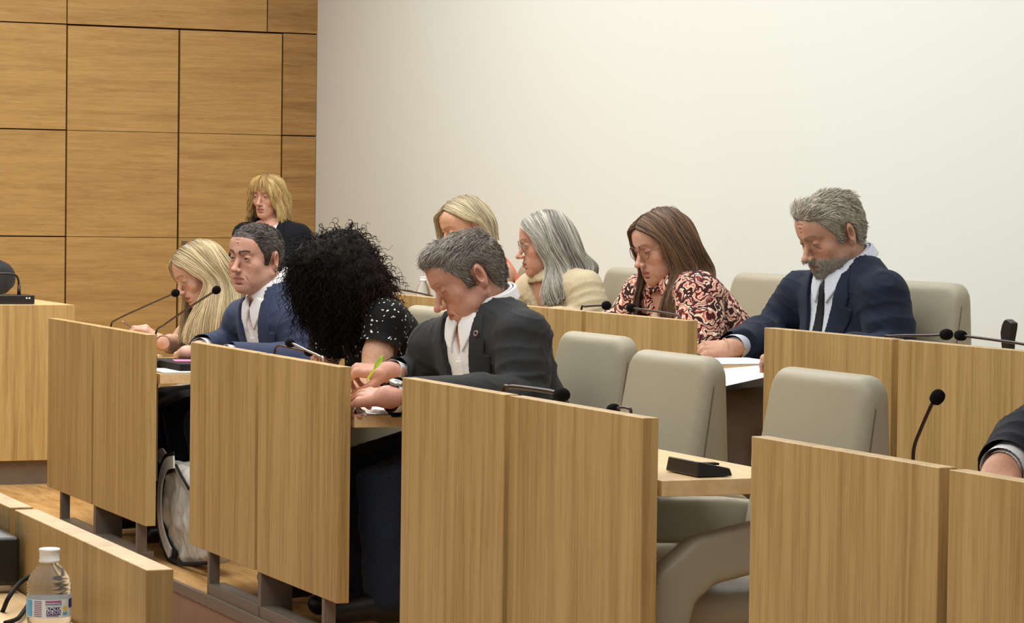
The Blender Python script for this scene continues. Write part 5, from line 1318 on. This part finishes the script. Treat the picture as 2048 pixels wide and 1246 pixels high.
sheet('note_pad', 'pink paper on the black folder under the hands', 'paper', [RW(-9.10, .17, zt+.031), RW(-9.0, .15, zt+.031), RW(-8.98, .25, zt+.031), RW(-9.08, .27, zt+.031)], M_pink, .0022)
nb = MB().box((-7.12, .12, zt+.001), (-6.935, .30, zt+.010), fn=W).build('notebook', M_paper, base=W(-7.0, .2, zt), bevel=.003); tag(nb, 'white notebook on the worktop end below the wrist watch', 'notebook')
sheet('paper_sheet', 'pale sheet under the white notebook and the keys', 'paper', [RW(-7.15, .05, zt+.0008), RW(-6.93, .05, zt+.0008), RW(-6.93, .22, zt+.0008), RW(-7.15, .22, zt+.0008)], M_paper, .0006)
# keys
kr = A(716, 824, z=zt+.004); ky = empty('key_bunch', kr, 'bunch of keys with white caps on the worktop end', 'keys')
MB().tube([kr+np.array((.012*math.cos(a), .012*math.sin(a), .003)) for a in np.linspace(0, 6.28, 17)], .0012, 6, cap=False).build('key_ring', M_silver, ky, base=kr, smooth=True)
rs = np.random.RandomState(4)
for k, (x1, y1, x2, y2) in enumerate(((704, 826, 713, 812), (712, 827, 706, 818), (716, 812, 728, 826), (710, 820, 724, 810), (705, 822, 716, 827))):
    a, b = A(x1, y1, d=.04+.012*k), A(x2, y2, d=.05+.012*k); a[2] = max(a[2], zt+.002); b[2] = max(b[2], zt+.003)
    MB().tube([a, b], .0028, 6).build('key', M_blackm if k % 2 else M_silver, ky, base=kr, smooth=True); MB().tube([b, b+(b-a)*.32], [.0042, .0036], 8).build('key_cap', M_paper, ky, base=kr, smooth=True)
# green pen
def pen(label, a, b, r, mat, tipm, capm=None, flat=None):
    root = empty('pen', (a+b)/2, label, 'pen')
    d = b-a; MB().tube([a+d*.12, a+d*.16, a+d*.7, b], [r*.6, r, r, r*.9], 10).build('barrel', mat, root, base=(a+b)/2, smooth=True)
    MB().tube([a, a+d*.12], [r*.15, r*.6], 8).build('tip', tipm, root, base=(a+b)/2, smooth=True)
    if capm is not None: MB().tube([a+d*.60, a+d*.66, a+d*.92, a+d*1.02], [r*1.1, r*1.9, r*1.9, r*.5], 10).build('cap', capm, root, base=(a+b)/2, smooth=True)
    return root
M_lime = plain('lime_plastic', (196, 224, 52), .35, .5); M_lime2 = plain('lime_cap', (150, 206, 40), .35, .5)
pr = G_['penu'] if 'penu' in G_ else None
ga = A(730, 766, d=.245); gb = A(765, 713, d=.215)
pen('lime green pen held by the man in charcoal jacket', ga, gb, .0036, M_lime, M_paper, M_lime2)
pen('dark pen held by the bearded man in the navy suit', A(1398, 692, d=1.40), A(1402, 668, d=1.40), .0034, plain('dark_violet', (52, 30, 52), .4), M_paper, None)
MB_ = MB().tube([A(1402, 668, d=1.40), A(1402.6, 664, d=1.40)], .0042, 8); MB_.build('pen_end', M_paper, bpy.data.objects['pen.001'], base=A(1402, 668, d=1.4), smooth=True)
pen('brown brush-like pen in the raised hand of the blond woman', A(244, 642, d=.36), A(270, 660, d=.36), .0026, plain('brown_pen', (96, 74, 52), .4), M_paper, None)
# watch on the left wrist of the man in charcoal
def band(name, c, ax, r0, r1, w, mat, parent, base, n=40):
    ax = nrm(ax); a = nrm(np.cross(ax, (0, 0, 1))); b = np.cross(ax, a); m = MB(); V = []
    for k in range(n):
        t = 2*math.pi*k/n; e = math.cos(t)*a*r0+math.sin(t)*b*r1
        for q, s_ in ((-w/2, 1.), (w/2, 1.), (w/2, 1.09), (-w/2, 1.09)): V.append(c+e*s_+ax*q)
    F = []
    for k in range(n):
        k2 = (k+1) % n
        for j in range(4): F.append((k*4+j, k*4+(j+1) % 4, k2*4+(j+1) % 4, k2*4+j))
    return m.add(V, F).build(name, mat, parent, base=base, smooth=True)
pG = bpy.data.objects
PG = A(778, 794, z=.797); wax = nrm(PG-A(1050, 800, u=-7.0)); wl = PG-wax*.014
wt = empty('wrist_watch', wl, 'silver wrist watch with black strap on the left wrist', 'watch')
band('strap', wl, wax, .0375, .0375, .021, M_blackm, wt, wl)
top = nrm(np.array((-.12, -.45, .9))); top = nrm(top-wax*(top@wax)); cc = wl+top*.040
MB().lathe([(.019, -.004), (.0205, -.001), (.0205, .004), (.018, .006)], cc, 32, top).build('watch_case', M_silver, wt, base=wl, smooth=True)
MB().lathe([(.0165, .0055), (.0165, .0068)], cc, 28, top).build('dial', plain('watch_dial', (206, 206, 200), .25), wt, base=wl)
xx = nrm(np.cross(top, wax))
MB().tube([cc+top*.0075, cc+top*.0075+xx*.011], .0007, 6).tube([cc+top*.0075, cc+top*.0075+wax*.008], .0008, 6).build('watch_hands', M_blackm, wt, base=wl)
# bracelets
bw = A(326, 686, d=.30); bx = A(300, 662, d=.36)-A(330, 690, d=.30)
for k, (m, nm, lb) in enumerate(((M_blackm, 'bracelet', 'black bracelet nearest the hand of the blond woman'), (plain('brown_cord', (120, 84, 56), .6), 'bracelet', 'brown bracelet behind the black one'))):
    o = band(nm, bw-nrm(bx)*(.010*k-.004), bx, .0255, .0255, .005, m, None, bw); tag(o, lb, 'bracelet')
bn = A(1462, 697, z=.885); ba = nrm(A(1412, 697, z=.885)-bn); bn = bn+ba*.022
tag(band('bracelet', bn, ba, .0285, .030, .0035, plain('tan_cord', (196, 166, 128), .6), None, bn), 'thin tan bracelet on the wrist of the bearded man', 'bracelet')
# papers of the navy suited man: a stack and one sheet hanging over the worktop edge
sheet('paper_sheet', 'white paper lying flat under the hands of the bearded man', 'paper', [RW(-7.50, 1.26, Z2+.004), RW(-7.165, 1.26, Z2+.004), RW(-7.165, 1.50, Z2+.004), RW(-7.50, 1.50, Z2+.004)], M_paper, .003)
m = MB(); V = []; F = []
for i in range(9):
    t = i/8.
    for j in range(2):
        uq = -7.42+.30*t+(.0 if j == 0 else .06); dq = 1.235+(.27 if j else 0.)
        V.append(W(-7.40+.36*t, 1.23+.0*t if j == 0 else 1.50, Z2+.0075-(.055*t*t if j == 0 else 0.005*t)-(0.02*max(0, t-.6))))
for i in range(8): F.append((2*i, 2*i+2, 2*i+3, 2*i+1))
o = m.add(V+[np.array(v)-Z*.0007 for v in V], F+[tuple(q+18 for q in reversed(f)) for f in F]).build('paper_sheet', M_paper, base=W(-7.3, 1.3, Z2)); tag(o, 'large white sheet curling over the worktop edge towards the panel of the bearded man', 'paper')
# lapel pins
def pin(jacket, x, y, col, parent, r=.0072):
    c, n_ = surf(jacket, x, y); n_ = nrm(n_); a = nrm(np.cross(n_, (0, 0, 1))); b = np.cross(n_, a); c = c+n_*.007
    MB().tube([c+r*(math.cos(t)*a+math.sin(t)*b) for t in np.linspace(0, 2*math.pi, 25)], .0026, 8, cap=False).build('lapel_pin', col, parent, base=c, smooth=True)
bpy.context.view_layer.update()
def child(root, nm): return [c for c in root.children if c.name.startswith(nm)][0]
pin(child(child(N_, 'jacket'), 'lapel'), 1703, 576, M_silver, child(N_, 'jacket'))
pin(child(child(G_, 'jacket'), 'lapel'), 955, 668, plain('multicolour_pin', (150, 120, 118), .35, .5, .5), child(G_, 'jacket'), .0065)

# ---------------------------------------------------------------- bottles
M_pet = newmat('clear_plastic', .06, .5)[0]
b_ = M_pet.node_tree.nodes['Principled BSDF']; b_.inputs['Transmission Weight'].default_value = .93; b_.inputs['IOR'].default_value = 1.12; b_.inputs['Base Color'].default_value = (.93, .95, .97, 1); b_.inputs['Roughness'].default_value = .12
M_lab = plain('label_film', (214, 228, 240), .35, .4, var=.01); M_lblue = plain('label_light_blue', (92, 172, 226), .35); M_navyp = plain('label_navy', (44, 40, 128), .35); M_mag = plain('label_plum', (150, 90, 140), .35); M_yel = plain('label_yellow', (206, 196, 96), .4); M_wh = plain('label_white', (240, 242, 246), .4)
def bottle(label, c, r, h, cap_r, cap_h, full=True, yaw=0.):
    root = empty('water_bottle', c, label, 'bottle')
    H = h-cap_h
    prof = [(r*.80, 0), (r*.97, .004), (r, .012), (r, H*.30), (r*1.0, H*.48)]
    for k in range(3): z = H*(.50+.06*k); prof += [(r*1.01, z), (r*1.015, z+H*.02), (r*.955, z+H*.04), (r*1.01, z+H*.058)]
    prof += [(r*.97, H*.72), (r*.86, H*.80), (r*.66, H*.89), (cap_r*.98, H*.955), (cap_r*.93, H)]
    MB().lathe(prof, c, 48).build('bottle_body', M_pet, root, base=c, smooth=True)
    MB().lathe([(cap_r*1.06, H-.001), (cap_r*1.06, H+.002), (cap_r, H+.003), (cap_r*1.0, H+cap_h*.8), (cap_r*1.08, H+cap_h*.86), (cap_r*1.06, H+cap_h), (cap_r*.9, H+cap_h+.0006)], c, 40).build('bottle_cap', M_wh, root, base=c, smooth=True)
    def patch(nm, a0, a1, z0, z1, mat, parent, off=.0006, n=20):
        V = []; F = []
        for k in range(n+1):
            a = math.radians(a0+(a1-a0)*k/n)+yaw
            dirn = np.array((math.sin(a), -math.cos(a), 0))
            for z in (z0, z1): V.append(c+dirn*(r*1.006+off)+Z*z)
        F = [(2*k, 2*k+2, 2*k+3, 2*k+1) for k in range(n)]
        return MB().add(V, F).build(nm, mat, parent, base=c, smooth=True)
    la = patch('label', -180, 180, H*.20, H*.47, M_lab, root, n=60)
    if full:
        z0, z1 = H*.20, H*.47; dz = z1-z0
        patch('label_picture', -88, -38, z0+dz*.06, z1-dz*.04, M_lblue, la, .0009)
        for k in range(9): patch('label_stripe', -31, -9, z0+dz*(.08+.1*k), z0+dz*(.08+.1*k)+dz*.045, M_mag, la, .0009, 4)
        patch('label_band', 0, 42, z1-dz*.16, z1-dz*.05, M_mag, la, .0009); patch('label_line', 0, 44, z1-dz*.25, z1-dz*.215, M_navyp, la, .0009); patch('label_line', 0, 44, z1-dz*.32, z1-dz*.29, M_lblue, la, .0009)
        patch('label_badge', 3, 40, z0+dz*.17, z0+dz*.60, M_navyp, la, .0009)
        patch('label_ribbon', 3, 34, z0+dz*.09, z0+dz*.14, M_mag, la, .0009)
        patch('label_mark', 47, 60, z0+dz*.38, z0+dz*.62, M_yel, la, .0009, 4); patch('label_mark', 46, 62, z0+dz*.14, z0+dz*.3, M_lblue, la, .0009, 4)
        patch('label_spot', 68, 88, z0+dz*.5, z0+dz*.98, M_navyp, la, .0009)
        # the two printed words, bent round the bottle
        for word, zz in (('AQUA', .41), ('DEUS', .23)):
            cu = bpy.data.curves.new('word', 'FONT'); cu.body = word; cu.size = dz*.24; cu.align_x = 'CENTER'; cu.space_character = 1.1
            to = bpy.data.objects.new('word', cu); COL.objects.link(to); bpy.context.view_layer.update()
            me = bpy.data.meshes.new_from_object(to.evaluated_get(bpy.context.evaluated_depsgraph_get())); bpy.data.objects.remove(to)
            for v in me.vertices:
                a = math.radians(21.5)+yaw+v.co.x*1.15/r; zc = v.co.y*1.1
                q = c+np.array((math.sin(a), -math.cos(a), 0))*(r*1.006+.0014)+Z*(z0+dz*zz+zc); v.co = q-c
            me.materials.append(M_wh); wo = bpy.data.objects.new('label_word', me); COL.objects.link(wo); wo.parent = la
    else: patch('label_picture', -20, 80, H*.22, H*.45, M_lblue, la, .0009); patch('label_mark', -34, -28, H*.26, H*.44, M_navyp, la, .0009, 3)
    return root
cb = at(99, 1097, d=-1.632)
bottle('clear water bottle with white cap and blue label in the left foreground', W(cb[0], -1.632, .7455), .0284, cb[2]-.7455, .0128, .0165)
c2 = at(843, 566, d=1.171+.30)
bottle('small clear water bottle with blue label standing on the far back row bench', W(c2[0]+.02, 1.471, Z2+.001), .031, .185, .013, .015, full=False, yaw=.3)
# black box with cable next to it
bx_ = empty('power_box', W(-3.66, -1.61, .7455), 'black box with a cable at the lower left corner beside the bottle', 'box')
ub_ = at(40, 1215, d=-1.592)[0]; MB().box((ub_-.3, -1.640, .757), (ub_, -1.592, .826), fn=W).build('housing', M_black, bx_, base=W(-3.7, -1.62, .76), bevel=.006, seg=3)
for uq in (ub_-.03, ub_-.27): MB().box((uq-.008, -1.636, .7455), (uq+.008, -1.60, .757), fn=W).build('foot', M_silver, bx_, base=W(uq, -1.62, .75))
tag(MB().tube(chain([A(-10, 1242, d=-1.66), A(4, 1225, d=-1.655), A(18, 1194, d=-1.65), A(44, 1162, d=-1.62), A(78, 1150, d=-1.597), A(92, 1170, d=-1.596), A(66, 1196, d=-1.60), A(48, 1222, d=-1.64), A(34, 1238, d=-1.66), A(10, 1246, d=-1.68)], 50), .0032, 10).build('cable', M_blackm, base=W(-3.6, -1.65, .76), smooth=True), 'thick black cable looping behind the water bottle', 'cable')

# ---------------------------------------------------------------- white bag at the bench foot
bgc = at(352, 1128, z=PF); ub, db = bgc[0], bgc[1]
bg = empty('tote_bag', W(ub, db, PF), 'white satin bag with black trim standing on the floor between two benches', 'bag')
M_satin = plain('white_satin', (186, 184, 174), .32, .5, bumpy=(30, .5, .004), var=.08); M_strap = plain('pale_strap', (206, 206, 204), .6, .3, var=.03)
pz = lambda x, y, dd: A(x, y, d=db+dd)
Sg = SDF()
cen = pz(366, 1040, .06)
out_ = [(338, 922), (356, 932), (378, 960), (394, 985), (402, 1040), (418, 1090), (420, 1126), (365, 1131), (338, 1105), (326, 1060), (319, 1000), (324, 945)]
ox = [at(x, y, d=db) for x, y in out_]; poly = [(q[0], q[2]) for q in ox]
def fbag(P):
    q = P.astype(np.float64); uu = q@U; dd = q@N-OFF-db-.05; zz = q[:, 2]
    d2 = d_poly(uu, zz, poly); th = .05+.02*np.sin(zz*30)*.3+.012*snoise(q, 3, 12., 2)
    e = np.stack([d2+.03, np.abs(dd)-th+.03], 1); return (np.sqrt((np.maximum(e, 0)**2).sum(1))+np.minimum(e.max(1), 0)-.03+.006*snoise(q*np.array((1, 1, .6)), 9, 22., 2)).astype(np.float32)
Sg.fn(fbag, cen, .4); V, Q = Sg.mesh(*bbox([W(a, db+.05, z) for a, z in poly], .09), h=.006)
V[:, 2] = np.maximum(V[:, 2], PF+.004); link_mesh('bag_body', V, Q, M_satin, bg, base=W(ub, db, PF))
def ribbon(pts, w, t, mat, name, dd):
    c_ = chain([pz(x, y, dd) for x, y in pts], 30); m = MB(); V = []
    for i, q in enumerate(c_):
        tn = nrm(c_[min(i+1, 29)]-c_[max(i-1, 0)]); s_ = nrm(np.cross(tn, N)); 
        for a, b in ((-w/2, -t), (w/2, -t), (w/2, t), (-w/2, t)): V.append(q+s_*a+N*b)
    F = [(i*4+j, i*4+(j+1) % 4, (i+1)*4+(j+1) % 4, (i+1)*4+j) for i in range(29) for j in range(4)]+[(3, 2, 1, 0), (116, 117, 118, 119)]
    return m.add(V, F).build(name, mat, bg, base=W(ub, db, PF), smooth=False)
sp_ = [(348, 924), (332, 930), (322, 960), (319, 1000), (321, 1045), (329, 1080), (341, 1108), (352, 1122)]
ribbon(sp_, .070, .003, M_blackm, 'strap_edging', -.004); ribbon(sp_[:-1], .042, .003, M_strap, 'strap', -.010)
MB().tube([pz(352, 930, -.012), pz(362, 950, -.012), pz(378, 978, -.01)], .0045, 8).build('black_piping', M_blackm, bg, base=W(ub, db, PF), smooth=True)
MB().tube([pz(340, 1118, -.01), pz(365, 1128, -.012), pz(415, 1126, -.012)], .007, 8).build('black_piping', M_blackm, bg, base=W(ub, db, PF), smooth=True)
ribbon([(326, 925), (318, 912), (324, 905), (332, 915)], .03, .003, M_strap, 'handle', .02)
# black pad at the right edge of the back row and a second chair edge there
pq = lambda x, y: A(x, y, d=1.75)
o = MB(); prof = [(2003, 650), (2007, 641), (2012, 638), (2023, 646), (2022, 658), (2018, 680), (2016, 720), (2005, 720), (2002, 690), (2000, 665)]
fr_ = [pq(x, y) for x, y in prof]; n_ = len(fr_)
o.add(fr_+[q+N*.022 for q in fr_], [tuple(range(n_-1, -1, -1)), tuple(range(n_, 2*n_))]+[(i, (i+1) % n_, (i+1) % n_+n_, i+n_) for i in range(n_)])
oo = o.build('armrest_pad', M_black, base=pq(2012, 700), bevel=.003); tag(oo, 'black upright paddle-shaped pad behind the right back row bench', 'pad')
